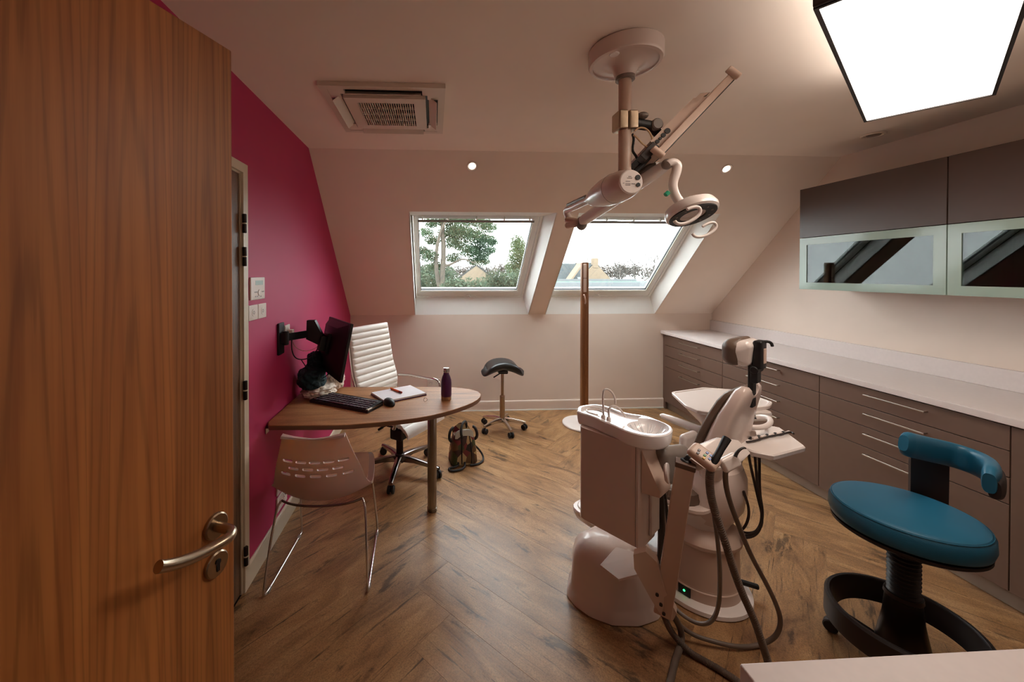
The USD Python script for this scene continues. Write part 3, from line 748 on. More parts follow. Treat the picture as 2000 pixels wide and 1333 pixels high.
obj('arm_knob', cat([ellipsoid(a0 + (0.025, -0.01, 0.028), (0.022, 0.02, 0.014)), cyl(a1 + (0.012, -0.03, 0.0), a1 + (0.012, 0.02, 0.0), 0.023, 24, 0.004)]), 'unit_grey', t)
C2 = lambda pts: np.asarray(pts) - SP1
obj('cream_cable', tube(C2(spline([(0.794, 1.497, 2.085), (0.826, 1.495, 2.097), (0.85, 1.494, 2.081), (0.865, 1.493, 2.044), (0.863, 1.492, 2.02), (0.838, 1.494, 2.024), (0.81, 1.495, 2.048), (0.788, 1.497, 2.069)], 40)), 0.0035, 8), 'cream_cable', t)
obj('black_cable', tube(C2(spline([(0.797, 1.526, 2.084), (0.803, 1.526, 2.046), (0.801, 1.526, 2.015), (0.813, 1.525, 1.995), (0.83, 1.524, 1.968), (0.855, 1.523, 1.989), (0.884, 1.521, 2.022)], 40)), 0.005, 8), 'black', t)
obj('black_cable', tube(C2(spline([(0.801, 1.525, 1.927), (0.83, 1.524, 1.951), (0.867, 1.522, 1.993), (0.9, 1.521, 2.03)], 30)), 0.011, 10), 'black', t)

# ================================================================== treatment chair, facing away to the left
CH, CA = np.array([1.297, 1.813, 0.0]), 122.0
t = thing('dental_chair', 'white and taupe dental chair with an upright back and jointed headrest', 'dental chair', CH, CA)
obj('base_plate', lathe([(0, 0), (0.205, 0), (0.21, 0.006), (0.208, 0.022), (0.19, 0.030), (0, 0.030)], 64), 'unit_light', t)
ped = obj('pedestal', lathe([(0, 0.030), (0.166, 0.030), (0.166, 0.075), (0.162, 0.079), (0.162, 0.084), (0.160, 0.088), (0.155, 0.25), (0.158, 0.262), (0.168, 0.27), (0.170, 0.285), (0.160, 0.30), (0.118, 0.335), (0.0, 0.345)], 64), 'unit_beige', t)
ca = math.radians(-150 - CA + 90)
pd = np.array([math.cos(math.radians(213 - CA)), math.sin(math.radians(213 - CA)), 0])
pr = np.cross([0, 0, 1], pd)
sp = obj('power_switch', hull([pd * r + pr * a + np.array([0, 0, z]) for r in (0.158, 0.1685) for a in (-0.026, 0.026) for z in (0.032, 0.072)]), 'black', ped)
obj('switch_light', ellipsoid(pd * 0.169 + np.array([0, 0, 0.053]), (0.005, 0.005, 0.005), sub=2), 'led', sp)
obj('lift_column', loft([np.column_stack([0.115 * np.cos(a) * k + sx, 0.115 * np.sin(a) * k, np.full(40, z)]) for a in [np.arange(40) * 2 * PI / 40] for z, k, sx in ((0.335, 1.02, 0.0), (0.37, 1.15, 0.0), (0.40, 1.35, 0.01), (0.43, 1.36, 0.02), (0.455, 1.2, 0.03))]), 'unit_light', t)
# rear cover below the back
obj('rear_cover', cat([loft([np.column_stack([-0.03 + dx + hx * np.sign(np.cos(a)) * abs(np.cos(a)) ** 0.8, hy * np.sin(a), np.full(48, z)]) for a in [np.arange(48) * 2 * PI / 48] for z, dx, hx, hy in ((0.345, -0.01, 0.055, 0.08), (0.375, -0.015, 0.095, 0.12), (0.43, -0.02, 0.12, 0.145), (0.50, -0.025, 0.128, 0.15), (0.57, -0.03, 0.122, 0.145), (0.62, -0.03, 0.105, 0.13), (0.64, -0.03, 0.07, 0.09))])]), 'unit', t)
def rr(cx, z, hx, hy, n=48, e=0.55, cy=0.0):
    a = np.arange(n) * 2 * PI / n
    c, s = np.cos(a), np.sin(a)
    return np.column_stack([cx + hx * np.sign(c) * abs(c) ** e, cy + hy * np.sign(s) * abs(s) ** e, np.full(n, z)])
shell = loft([rr(-0.085, 0.585, 0.03, 0.12), rr(-0.085, 0.60, 0.050, 0.145), rr(-0.092, 0.66, 0.058, 0.160), rr(-0.108, 0.74, 0.056, 0.162), rr(-0.130, 0.82, 0.050, 0.156), rr(-0.153, 0.90, 0.043, 0.142), rr(-0.172, 0.95, 0.038, 0.128), rr(-0.184, 0.985, 0.034, 0.114), rr(-0.192, 1.01, 0.028, 0.100), rr(-0.197, 1.024, 0.014, 0.085)])
notch = spheres(((-0.30, 0, 1.03), 0.048), ((-0.08, 0, 1.03), 0.048), ((-0.30, 0, 1.10), 0.075), ((-0.08, 0, 1.10), 0.075))
obj('back_shell', tri(manif(shell) - manif(notch)), 'unit', t, smooth=40)
obj('back_cushion', loft([rr(-0.020, 0.60, 0.018, 0.12), rr(-0.022, 0.62, 0.026, 0.14), rr(-0.034, 0.70, 0.026, 0.150), rr(-0.062, 0.80, 0.024, 0.148), rr(-0.096, 0.89, 0.023, 0.132), rr(-0.122, 0.95, 0.022, 0.116), rr(-0.142, 0.985, 0.018, 0.098), rr(-0.152, 0.998, 0.010, 0.08)]), 'cushion', t)
obj('headrest_stem', rbox((-0.215, -0.022, 0.93), (-0.195, 0.022, 1.13), 0.004), 'black', t)
hd = obj('headrest_shell', spheres(((-0.192, 0.045, 1.200), 0.028), ((-0.192, -0.045, 1.200), 0.028), ((-0.188, 0.035, 1.135), 0.024), ((-0.188, -0.035, 1.135), 0.024), ((-0.164, 0.045, 1.185), 0.042), ((-0.164, -0.045, 1.185), 0.042), ((-0.162, 0.042, 1.152), 0.038), ((-0.162, -0.042, 1.152), 0.038)), 'unit_light', t)
obj('headrest_cushion', spheres(((-0.152, 0.046, 1.186), 0.045), ((-0.152, -0.046, 1.186), 0.045), ((-0.149, 0.044, 1.152), 0.043), ((-0.149, -0.044, 1.152), 0.043), ((-0.170, 0.045, 1.217), 0.018), ((-0.170, -0.045, 1.217), 0.018)), 'cushion', t)
br = obj('headrest_bracket', cat([rbox((-0.250, -0.030, 1.105), (-0.214, 0.030, 1.228), 0.008), rbox((-0.232, -0.026, 1.04), (-0.205, 0.026, 1.12), 0.006), cyl((-0.222, -0.036, 1.10), (-0.222, 0.036, 1.10), 0.016, 16, 0.003)]), 'black', t)
obj('bracket_panel', rbox((-0.2535, -0.014, 1.13), (-0.2485, 0.014, 1.195), 0.002), 'unit_beige', br)
obj('release_lever', tube(spline([(-0.245, -0.01, 1.223), (-0.262, -0.02, 1.222), (-0.268, -0.03, 1.205)], 14), 0.006, 10), 'black', br)
# seat, leg part and foot plate
obj('seat_shell', slab(rounded([(-0.10, -0.23), (0.46, -0.21), (0.46, 0.21), (-0.10, 0.23)], 0.08), [(0.42, 0.06), (0.435, 0.02), (0.455, 0.0), (0.468, 0.0)]), 'unit', t)
obj('seat_cushion', slab(rounded([(-0.06, -0.225), (0.47, -0.215), (0.47, 0.215), (-0.06, 0.225)], 0.08), [(0.468, 0.004), (0.485, 0.0), (0.515, 0.006), (0.525, 0.025), (0.527, 0.06)]), 'cushion', t)
obj('leg_panel', hull([(x, y, z) for y in (-0.20, 0.20) for x, z in ((0.40, 0.46), (0.47, 0.47), (0.50, 0.44), (0.47, 0.19), (0.40, 0.19))]), 'unit', t)
fp = obj('foot_plate', slab(rounded([(0.06, -0.20), (0.46, -0.25), (0.60, -0.24), (0.60, 0.24), (0.46, 0.25), (0.06, 0.20)], 0.07), [(0.072, 0.10), (0.09, 0.06), (0.12, 0.02), (0.150, 0.004), (0.168, 0.0), (0.176, 0.004)]), 'unit', t)
obj('foot_pad', slab(rounded([(0.40, -0.225), (0.585, -0.22), (0.585, 0.22), (0.40, 0.225)], 0.07), [(0.176, 0.0), (0.184, 0.003), (0.187, 0.012)]), 'unit_light', fp)
obj('armrest', loft([np.array([(x, -0.225 + w * np.cos(q), z + 1.5 * h * np.sin(q)) for q in np.arange(20) * 2 * PI / 20]) for x, z, w, h in ((-0.10, 0.640, 0.020, 0.012), (-0.06, 0.655, 0.027, 0.016), (0.10, 0.672, 0.029, 0.015), (0.24, 0.685, 0.028, 0.013), (0.295, 0.690, 0.022, 0.009), (0.31, 0.691, 0.008, 0.004))]), 'unit_light', t)
obj('armrest_post', tube(spline([(-0.085, -0.17, 0.62), (-0.09, -0.21, 0.63), (-0.06, -0.226, 0.645)], 14), 0.016, 12), 'unit', t)
for a in (1.9, 4.2):
    obj('cable_plug', cyl((0.16 * math.cos(a + 1.9), 0.16 * math.sin(a + 1.9), 0.055), (0.24 * math.cos(a + 1.9), 0.24 * math.sin(a + 1.9), 0.045), 0.012, 12, 0.003), 'black', t)

# ================================================================== water unit with the spittoon bowl
UO, UA = np.array([0.635, 1.671, 0.0]), -52.6
t = thing('spittoon_unit', 'white spittoon column with an oval bowl, taps and a rounded floor base', 'dental unit', UO, UA)
c_, s_ = math.cos(math.radians(UA)), math.sin(math.radians(UA))
def UL(pts):
    p = np.asarray(pts, float) - UO
    return np.column_stack([p[..., 0] * c_ + p[..., 1] * s_, -p[..., 0] * s_ + p[..., 1] * c_, p[..., 2]]) if p.ndim > 1 else np.array([p[0] * c_ + p[1] * s_, -p[0] * s_ + p[1] * c_, p[2]])
fb = UL([(0.622, 1.775, 0), (0.640, 1.715, 0), (0.690, 1.655, 0), (0.770, 1.612, 0), (0.88, 1.603, 0), (0.98, 1.63, 0), (1.045, 1.69, 0), (1.05, 1.79, 0), (0.95, 1.90, 0), (0.78, 1.93, 0), (0.66, 1.87, 0)])[:, :2]
base = obj('floor_base', slab(rounded(fb, 0.05), [(0.0, 0.004), (0.006, 0.0), (0.05, 0.008), (0.065, 0.018), (0.18, 0.024), (0.225, 0.034), (0.255, 0.050), (0.277, 0.072), (0.288, 0.098), (0.293, 0.14)]), 'unit', t)
hq = [(0.711, 1.614, 0.266), (0.811, 1.678, 0.294), (0.907, 1.626, 0.294), (0.848, 1.556, 0.266), (0.76, 1.549, 0.254)]
obj('hatch', hull(np.vstack([UL(hq) + (0, 0, 0.004), UL(hq) - (0, 0, 0.006)])), 'unit', base, False)
obj('column', slab(rounded([(0, 0), (0.274, 0), (0.274, 0.15), (0, 0.15)], 0.026), [(0.442, 0.004), (0.446, 0.0), (0.845, 0.0)]), 'unit', t)
obj('column_seam', box((0.252, -0.0006, 0.447), (0.2532, 0.004, 0.84)), 'unit_grey', t, False)
obj('recess_panel', rbox((0.274, 0.07, 0.47), (0.285, 0.148, 0.70), 0.004), 'unit_light', t)
rim = UL([(0.645, 1.711, 0.9), (0.662, 1.75, 0.9), (0.687, 1.777, 0.9), (0.753, 1.795, 0.9), (0.811, 1.764, 0.9), (0.849, 1.688, 0.9), (0.889, 1.657, 0.9), (0.928, 1.628, 0.9), (0.95, 1.574, 0.9), (0.962, 1.53, 0.9), (0.949, 1.489, 0.9), (0.91, 1.449, 0.9), (0.863, 1.43, 0.9), (0.818, 1.434, 0.9), (0.781, 1.455, 0.9), (0.751, 1.494, 0.9), (0.734, 1.541, 0.9), (0.708, 1.592, 0.9), (0.688, 1.64, 0.9), (0.652, 1.688, 0.9)])[:, :2]
rs = CubicSpline(np.arange(len(rim) + 1), np.vstack([rim, rim[:1]]), bc_type='periodic')(np.linspace(0, len(rim), 73)[:-1])
rp = Polygon(rs)
if not rp.is_valid: rp = rp.buffer(0)
bowl_c = UL(np.array((0.867, 1.529, 0.9)))
tray_c = UL(np.array((0.725, 1.727, 0.9)))
lip = manif(slab(rp, [(0.836, 0.022), (0.842, 0.010), (0.852, 0.004), (0.885, 0.0), (0.896, 0.0), (0.900, 0.004)]))
lip = lip - manif(ellipsoid((bowl_c[0], bowl_c[1], 0.905), (0.078, 0.088, 0.055)))
tr = Polygon(rs).buffer(-0.016)
tr = tr.intersection(sbox(-1, -1, bowl_c[0] - 0.06, 1))
lip = lip - manif(prism(max(getattr(tr, 'geoms', [tr]), key=lambda g: g.area), 0.889, 0.95))
lp = tri(lip)
top = obj('bowl_top', lp, 'bowl_white', t, smooth=35)
for k in (0.030, 0.052):
    ra = np.array([(tray_c[0] + 0.012 + k * 1.35 * math.cos(q), tray_c[1] + k * math.sin(q), 0.890) for q in np.linspace(0.9, 2 * PI - 0.9, 40)])
    obj('tray_ring', tube(ra, 0.004, 8), 'unit_light', top)
obj('bowl_drain', move(lathe([(0, 0.0), (0.018, 0.0), (0.020, 0.003), (0.014, 0.005), (0, 0.004)], 24), None, (bowl_c[0], bowl_c[1], 0.8505)), 'chrome', top)
folds = []
for q in np.linspace(0, 2 * PI, 26)[:-1]:
    f = np.array([(bowl_c[0] + 0.078 * r * math.cos(q + 0.1 * math.sin(9 * q)), bowl_c[1] + 0.088 * r * math.sin(q + 0.1 * math.sin(9 * q)), 0.905 - 0.055 * math.sqrt(max(0, 1 - r * r)) + 0.0006) for r in np.linspace(0.25, 0.90, 9)])
    folds.append(tube(f, np.linspace(0.0008, 0.0022, 9), 6))
obj('film_folds', cat(folds), 'film', top, kind='stuff')
def tap(pts, r, label=None):
    return obj('tap', tube(UL(spline(pts, 44)), r, 12), 'unit_light', t, label=label)
f1 = np.array((0.725, 1.62, 0.9)); f2 = np.array((0.738, 1.596, 0.9))
dx = np.array([0.055, -0.01, 0.0])
tap([f1 + (0, 0, -0.005), f1 + (0, 0, 0.05), f1 + (0, 0, 0.105), f1 + dx * 0.12 + (0, 0, 0.122), f1 + dx * 0.4 + (0, 0, 0.122), f1 + dx * 0.75 + (0, 0, 0.100), f1 + dx * 0.88 + (0, 0, 0.075), f1 + dx * 0.88 + (0, 0, 0.062)], 0.0042, 'tall cup-filling tap')
tap([f2 + (0, 0, -0.005), f2 + (0, 0, 0.03), f2 + dx * 0.08 + (0, 0, 0.052), f2 + dx * 0.35 + (0, 0, 0.060), f2 + dx * 0.75 + (0, 0, 0.050), f2 + dx * 1.15 + (0, -0.004, 0.018)], 0.0042, 'short bowl-rinsing tap')
for f in (f1, f2):
    obj('tap_base', move(lathe([(0, -0.012), (0.0095, -0.012), (0.0095, 0.004), (0.007, 0.012), (0, 0.014)], 20), None, UL(f)), 'unit_light', t)
obj('side_bracket', hull([(x, y, z) for x, y, z in ((0.272, 0.008, 0.83), (0.272, 0.13, 0.83), (0.272, 0.008, 0.665), (0.272, 0.13, 0.665), (0.335, 0.02, 0.668), (0.335, 0.12, 0.668), (0.335, 0.02, 0.69), (0.335, 0.12, 0.69))]), 'unit_beige', t)
obj('link_arm', spheres(((0.30, 0.13, 0.79), 0.030), ((0.33, 0.24, 0.77), 0.036), ((0.33, 0.24, 0.70), 0.034), ((0.31, 0.13, 0.70), 0.030)), 'unit_grey', t)
kn = np.array((0.88, 1.411, 0.766))
obj('oval_knob', move(lathe([(0, -0.009), (0.030, -0.008), (0.036, -0.002), (0.036, 0.004), (0, 0.006)], 36), basis(z=(1.0, 0.25, 0.12)), UL(kn)), 'unit_light', t)

# ---- assistant's console on its own folding arm
AO = np.array((0.945, 1.472, 0.163))
t = thing('assistant_arm', 'folding arm carrying the suction holder with coloured buttons', 'dental arm', (AO[0], AO[1], 0))
AL = lambda p: np.asarray(p, float) - np.array([AO[0], AO[1], 0])
ta, tb = np.array((0.935, 1.388, 0.815)), np.array((0.902, 1.474, 0.177))
dn = (ta - tb) / np.linalg.norm(ta - tb)
face = np.array([-0.55, -0.83, 0.0]); face -= dn * np.dot(face, dn); face /= np.linalg.norm(face)
wd = np.cross(dn, face)
RB = np.column_stack([wd, face, dn])
bl = np.linalg.norm(ta - tb)
obj('upright_bar', move(rbox((-0.031, -0.020, 0), (0.031, 0.020, bl), 0.004), RB, AL(tb)), 'unit_beige', t)
obj('bar_cap', move(rbox((-0.033, -0.022, bl - 0.018), (0.033, 0.022, bl + 0.003), 0.003), RB, AL(tb)), 'cabinet', t)
bp = AL([(0.774, 1.453, 0.442), (0.821, 1.451, 0.454), (0.863, 1.448, 0.414), (0.902, 1.455, 0.291), (0.959, 1.472, 0.189), (0.943, 1.472, 0.161), (0.898, 1.475, 0.181), (0.842, 1.458, 0.271), (0.777, 1.453, 0.388)])
ctr = bp.mean(0)
nb = face * 0.012
ringf = lambda o: bp + o
mb = loft([ringf(nb * 1.6), ringf(-nb * 1.2)])
obj('lower_bracket', mb, 'unit_beige', t, smooth=20)
for (px, py, pz) in AL([(0.859, 1.438, 0.293), (0.879, 1.446, 0.247), (0.896, 1.455, 0.203)]):
    obj('rivet', move(cyl((0, 0, 0), (0, 0, 0.006), 0.006, 14), basis(z=face), (px, py, pz) + face * 0.012), 'hose_dark', t)
ko = np.array((1.037, 1.363, 0.856))
K = lambda pts: AL(pts)
cpts = [(0.943, 1.368, 0.839), (1.002, 1.425, 0.864), (1.095, 1.441, 0.884), (1.166, 1.437, 0.875), (1.196, 1.415, 0.836), (1.158, 1.387, 0.819), (1.074, 1.361, 0.807), (0.978, 1.346, 0.814)]
obj('console_body', hull(np.vstack([K(cpts), K(np.array(cpts) + (0.01, 0.05, -0.035)), K(np.array(cpts[1:5]) + (0, -0.015, 0.004))])), 'unit_light', t)
kc = np.array((0.927, 1.279, 0.89))
ka, kb, kd, ke = (np.array(p) for p in [(0.906, 1.31, 0.897), (0.951, 1.263, 0.869), (0.899, 1.27, 0.872), (0.962, 1.302, 0.896)])
RK = basis(x=ke - kd, y=kb - ka)
if RK[2, 2] < 0 or RK[:, 2] @ (kc - (0, 0, 1.52)) > 0: RK = RK @ np.diag([-1, 1, -1])
pad = obj('button_pad', move(rbox((-0.030, -0.047, -0.018), (0.030, 0.047, 0.014), 0.012), RK, K(kc)), 'unit_beige', t)
for i, (bx, by, bm) in enumerate(((-0.004, 0.030, 'dark_btn'), (-0.010, 0.014, 'blue_btn'), (0.006, 0.017, 'blue_btn'), (-0.010, 0.001, 'blue_btn'), (0.006, 0.001, 'green_btn'), (0.018, 0.004, 'yellow_btn'), (0.003, -0.020, 'dark_btn'), (0.016, -0.017, 'dark_btn'))):
    obj('button', move(rbox((bx - 0.0048, by - 0.0040, 0.0135), (bx + 0.0048, by + 0.0040, 0.0162), 0.0010), RK, K(kc)), bm, pad)
h0, h1 = np.array((0.935, 1.249, 0.878)), np.array((1.006, 1.276, 0.953))
obj('suction_tip', tube(K(h0 + (h1 - h0) * np.linspace(0, 1, 12)[:, None]), np.interp(np.linspace(0, 1, 12), [0, 0.15, 0.6, 1], [0.009, 0.0115, 0.011, 0.0135]), 20), 'black', t)
obj('holder_hook', tube(K(spline([(1.057, 1.302, 0.875), (1.068, 1.302, 0.895), (1.079, 1.301, 0.904), (1.101, 1.31, 0.901)], 16)), np.linspace(0.006, 0.003, 16), 10), 'hose_dark', t)
obj('holder_block', spheres(*[(K(p), 0.012) for p in [(1.011, 1.305, 0.857), (1.066, 1.322, 0.868), (1.08, 1.321, 0.844), (1.025, 1.304, 0.832)]]), 'unit_light', t)
obj('console_joint', cat([spheres((K((0.941, 1.398, 0.81)), 0.014), (K((0.955, 1.397, 0.827)), 0.014)), cyl(K((0.941, 1.398, 0.804)), K((0.943, 1.398, 0.823)), 0.019, 20, 0.004)]), 'black', t)

# ---- hoses
def hose(label, pts, r, m, ribs=False, category='hose', name='hose'):
    p = spline(pts, 110)
    p[:, 2] = np.maximum(p[:, 2], r + 0.001)
    o = p[0] * (1, 1, 0)
    rad = np.full(len(p), r)
    if ribs:
        p = CubicSpline(np.arange(len(p)), p)(np.linspace(0, len(p) - 1, 420))
        rad = r * (1 + 0.07 * np.sign(np.sin(np.arange(420) * PI / 2 + 0.3)))
    x = thing(name, label, category, o)
    obj('tube', tube(p - o, rad, 12), m, x)
    return x
hose('thick ribbed suction hose hanging from the button console to the floor', [(0.971, 1.306, 0.838), (0.975, 1.316, 0.785), (0.987, 1.325, 0.725), (1.011, 1.333, 0.655), (1.046, 1.34, 0.565), (1.096, 1.357, 0.439), (1.15, 1.373, 0.319), (1.204, 1.384, 0.21), (1.239, 1.387, 0.115), (1.264, 1.387, 0.035), (1.244, 1.355, 0.015)], 0.0125, 'hose', True)
hose('smooth thin hose hanging from the console and looping right across the floor', [(1.033, 1.313, 0.836), (1.038, 1.322, 0.78), (1.066, 1.34, 0.704), (1.119, 1.367, 0.602), (1.209, 1.411, 0.446), (1.304, 1.445, 0.299), (1.369, 1.466, 0.184), (1.385, 1.469, 0.125), (1.374, 1.479, 0.058), (1.333, 1.491, 0.017), (1.231, 1.486, 0.014), (1.129, 1.502, 0.026), (1.055, 1.525, 0.04), (1.003, 1.538, 0.077), (0.969, 1.541, 0.116)], 0.0085, 'hose')
hose('pale thin hose looping in front of the chair pedestal', [(1.021, 1.363, 0.721), (1.032, 1.372, 0.64), (1.051, 1.38, 0.548), (1.068, 1.388, 0.435), (1.077, 1.397, 0.331), (1.073, 1.406, 0.236), (1.051, 1.417, 0.184), (1.025, 1.438, 0.162), (0.995, 1.469, 0.159), (0.973, 1.501, 0.167)], 0.0075, 'unit_grey')
hose('ribbed grey hose running along the floor to the bottom edge', [(0.912, 1.494, 0.166), (0.938, 1.502, 0.109), (0.976, 1.51, 0.046), (1.012, 1.477, 0.017), (1.055, 1.435, 0.005), (1.094, 1.393, 0.003), (1.126, 1.351, -0.003)], 0.0115, 'hose', True)
hose('smooth brown hose dropping straight down beneath the folding arm', [(0.957, 1.501, 0.147), (0.998, 1.519, 0.083), (1.015, 1.527, 0.025), (0.99, 1.498, 0.006), (0.942, 1.451, 0.001), (0.889, 1.393, 0.009), (0.854, 1.355, 0.008)], 0.0125, 'hose')
hose('dark hose behind the folding arm beside the spittoon column', [(0.931, 1.547, 0.62), (0.937, 1.546, 0.535), (0.939, 1.545, 0.408), (0.935, 1.544, 0.281), (0.937, 1.543, 0.196), (0.936, 1.522, 0.139)], 0.014, 'hose_dark')
hose('slim black hose between the folding arm and the spittoon column', [(0.962, 1.565, 0.63), (0.968, 1.564, 0.555), (0.979, 1.563, 0.437), (0.966, 1.552, 0.316), (0.952, 1.542, 0.217), (0.944, 1.522, 0.15)], 0.007, 'hose_dark')

# ================================================================== instrument table and its tray
TP = np.array([[1.44, 2.28], [1.372, 2.04], [1.385, 1.955], [1.44, 1.925], [1.82, 2.005], [1.90, 2.07], [1.88, 2.30], [1.70, 2.36]])
t = thing('instrument_table', 'white flat-topped instrument table behind the chair back', 'table', (1.55, 2.1, 0))
T2 = TP - (1.55, 2.1)
obj('table_top', slab(rounded(T2, 0.035), [(0.778, 0.010), (0.784, 0.001), (0.797, 0.0), (0.800, 0.004), (0.800, 0.016), (0.7965, 0.019)]), 'unit_light', t)
obj('underside', slab(rounded(T2, 0.035), [(0.62, 0.15), (0.66, 0.125), (0.70, 0.085), (0.74, 0.05), (0.778, 0.028)]), 'unit', t)
obj('stem', lathe([(0, 0.50), (0.045, 0.50), (0.050, 0.52), (0.046, 0.60), (0.055, 0.64), (0, 0.64)], 32), 'unit', t)
cb = obj('control_box', rbox((0.12, -0.13, 0.725), (0.26, -0.07, 0.782), 0.012), 'unit_light', t)
for i in range(5):
    obj('control_key', rbox((0.135 + (i % 3) * 0.02, -0.132, 0.745 + (i // 3) * 0.014), (0.147 + (i % 3) * 0.02, -0.1295, 0.753 + (i // 3) * 0.014), 0.001), 'dark_btn', cb)
obj('grab_rail', tube(np.array(spline([(1.477, 1.761, 0.796), (1.516, 1.739, 0.795), (1.573, 1.746, 0.8), (1.625, 1.784, 0.807), (1.654, 1.842, 0.802), (1.641, 1.883, 0.787)], 40)) - (1.55, 2.1, 0), 0.012, 14), 'unit_light', t)
obj('balance_arm', spheres(((0.0, 0.0, 0.50), 0.048), ((-0.17, -0.10, 0.47), 0.045)), 'unit', t)
kj = np.array((1.333, 1.947, 0.629)) - (1.55, 2.1, 0)
obj('arm_hub', cat([spheres((kj + (-0.03, 0, 0.03), 0.022), (kj + (0.04, 0.03, 0.035), 0.022), (kj + (-0.035, 0, -0.02), 0.020), (kj + (0.03, 0.02, -0.03), 0.020)), lathe([(0, 0), (0.035, 0), (0.038, 0.006), (0.034, 0.012), (0.038, 0.018), (0.034, 0.024), (0.038, 0.030), (0.03, 0.036), (0, 0.036)], 28).apply_translation(kj + (0.0, 0.0, -0.085))]), 'unit_light', t)

t = thing('instrument_tray', 'low white tray with slots and hanging handpiece hoses right of the chair', 'instrument tray', (1.56, 1.72, 0))
tp = [(1.654, 1.632), (1.438, 1.56), (1.378, 1.601), (1.367, 1.672), (1.483, 1.815), (1.635, 1.884), (1.734, 1.853)]
Tq = np.array(tp) - (1.56, 1.72)
tray = obj('tray_plate', slab(rounded(Tq, 0.02), [(0.722, 0.012), (0.728, 0.002), (0.744, 0.0), (0.750, 0.005)]), 'unit_light', t)
for k in range(5):
    u = k / 4
    p = np.array((1.476, 1.727, 0.75)) * (1 - u) + np.array((1.686, 1.78, 0.75)) * u - (1.56, 1.72, 0)
    ang = 30
    obj('instrument_slot', move(rbox((-0.020, -0.009, 0), (0.020, 0.009, 0.0035), 0.001), rotm([0, 0, 1], ang), p + (0, 0, -0.0015)), 'black', tray)
    obj('slot_rest', move(rbox((-0.020, -0.006, 0.0), (0.020, 0.006, 0.010), 0.003), rotm([0, 0, 1], ang - 4), p + (0.016, -0.006, -0.001)), 'unit', tray)
obj('instrument_rail', tube(np.array(spline([(1.413, 1.675, 0.757), (1.482, 1.693, 0.757), (1.574, 1.728, 0.757), (1.66, 1.752, 0.757), (1.713, 1.767, 0.757), (1.709, 1.75, 0.757)], 30)) - (1.56, 1.72, 0), 0.0045, 10), 'hose_dark', tray)
obj('tray_neck', spheres((np.array((1.51, 1.779, 0.754)) - (1.56, 1.72, 0), 0.03), (np.array((1.552, 1.866, 0.707)) - (1.56, 1.72, 0), 0.03)), 'unit', t)
HB_ = [np.array(spline(p, 60)) - (1.56, 1.72, 0) for p in (
    [(1.38, 1.625, 0.734), (1.389, 1.624, 0.676), (1.415, 1.632, 0.592), (1.442, 1.64, 0.507), (1.464, 1.648, 0.432), (1.455, 1.648, 0.382), (1.431, 1.659, 0.354), (1.422, 1.7, 0.33)],
    [(1.407, 1.624, 0.73), (1.414, 1.623, 0.653), (1.423, 1.621, 0.563), (1.443, 1.63, 0.49), (1.453, 1.639, 0.42), (1.433, 1.639, 0.377), (1.409, 1.65, 0.35), (1.409, 1.69, 0.325)],
    [(1.434, 1.632, 0.721), (1.436, 1.631, 0.626), (1.44, 1.63, 0.535), (1.449, 1.629, 0.467), (1.44, 1.629, 0.399), (1.424, 1.64, 0.356), (1.4, 1.651, 0.338), (1.399, 1.681, 0.32)],
    [(1.374, 1.644, 0.552), (1.392, 1.642, 0.495), (1.405, 1.651, 0.443), (1.411, 1.671, 0.387), (1.42, 1.71, 0.333)])]
for p in HB_:
    obj('handpiece_hose', tube(p, 0.0055, 10), 'hose_dark', t)

# ================================================================== desk against the magenta wall
t = thing('desk', 'wood-topped peninsula desk with a rounded end on one steel leg', 'desk', (-0.30, 2.45, 0))
ctl = [(-0.900, 2.095), (-0.60, 2.080), (-0.43, 2.088), (-0.20, 2.130), (0.0, 2.205), (0.16, 2.320), (0.265, 2.435), (0.312, 2.555), (0.285, 2.650), (0.19, 2.715), (0.04, 2.745), (-0.25, 2.762), (-0.54, 2.775), (-0.900, 2.785)]
e1 = CubicSpline(np.arange(len(ctl)), np.array(ctl))(np.linspace(0, len(ctl) - 1, 90))
dp = Polygon(e1 - (-0.30, 2.45)).buffer(0)
dp = dp.intersection(sbox(-0.605, -2, 2, 2))
obj('desktop', slab(dp, [(0.688, 0.0), (0.711, 0.0), (0.713, 0.0015)]), 'desk', t, smooth=40)
obj('edge_band', slab(dp.buffer(0.0012), [(0.6885, 0.001), (0.690, 0.0), (0.708, 0.0), (0.7095, 0.001)]), 'desk_edge', t, smooth=40)
obj('leg', lathe([(0, 0), (0.030, 0), (0.032, 0.004), (0.032, 0.024), (0.0295, 0.026), (0.0295, 0.688), (0, 0.688)], 40).apply_translation((0.287, 0.02, 0)), 'leg_steel', t)
for y in (-0.31, 0.0, 0.27):
    obj('wall_bracket', cat([rbox((-0.6065, y - 0.02, 0.655), (-0.6025, y + 0.02, 0.688), 0.001), rbox((-0.6065, y - 0.02, 0.684), (-0.56, y + 0.02, 0.688), 0.001)]), 'steel', t)

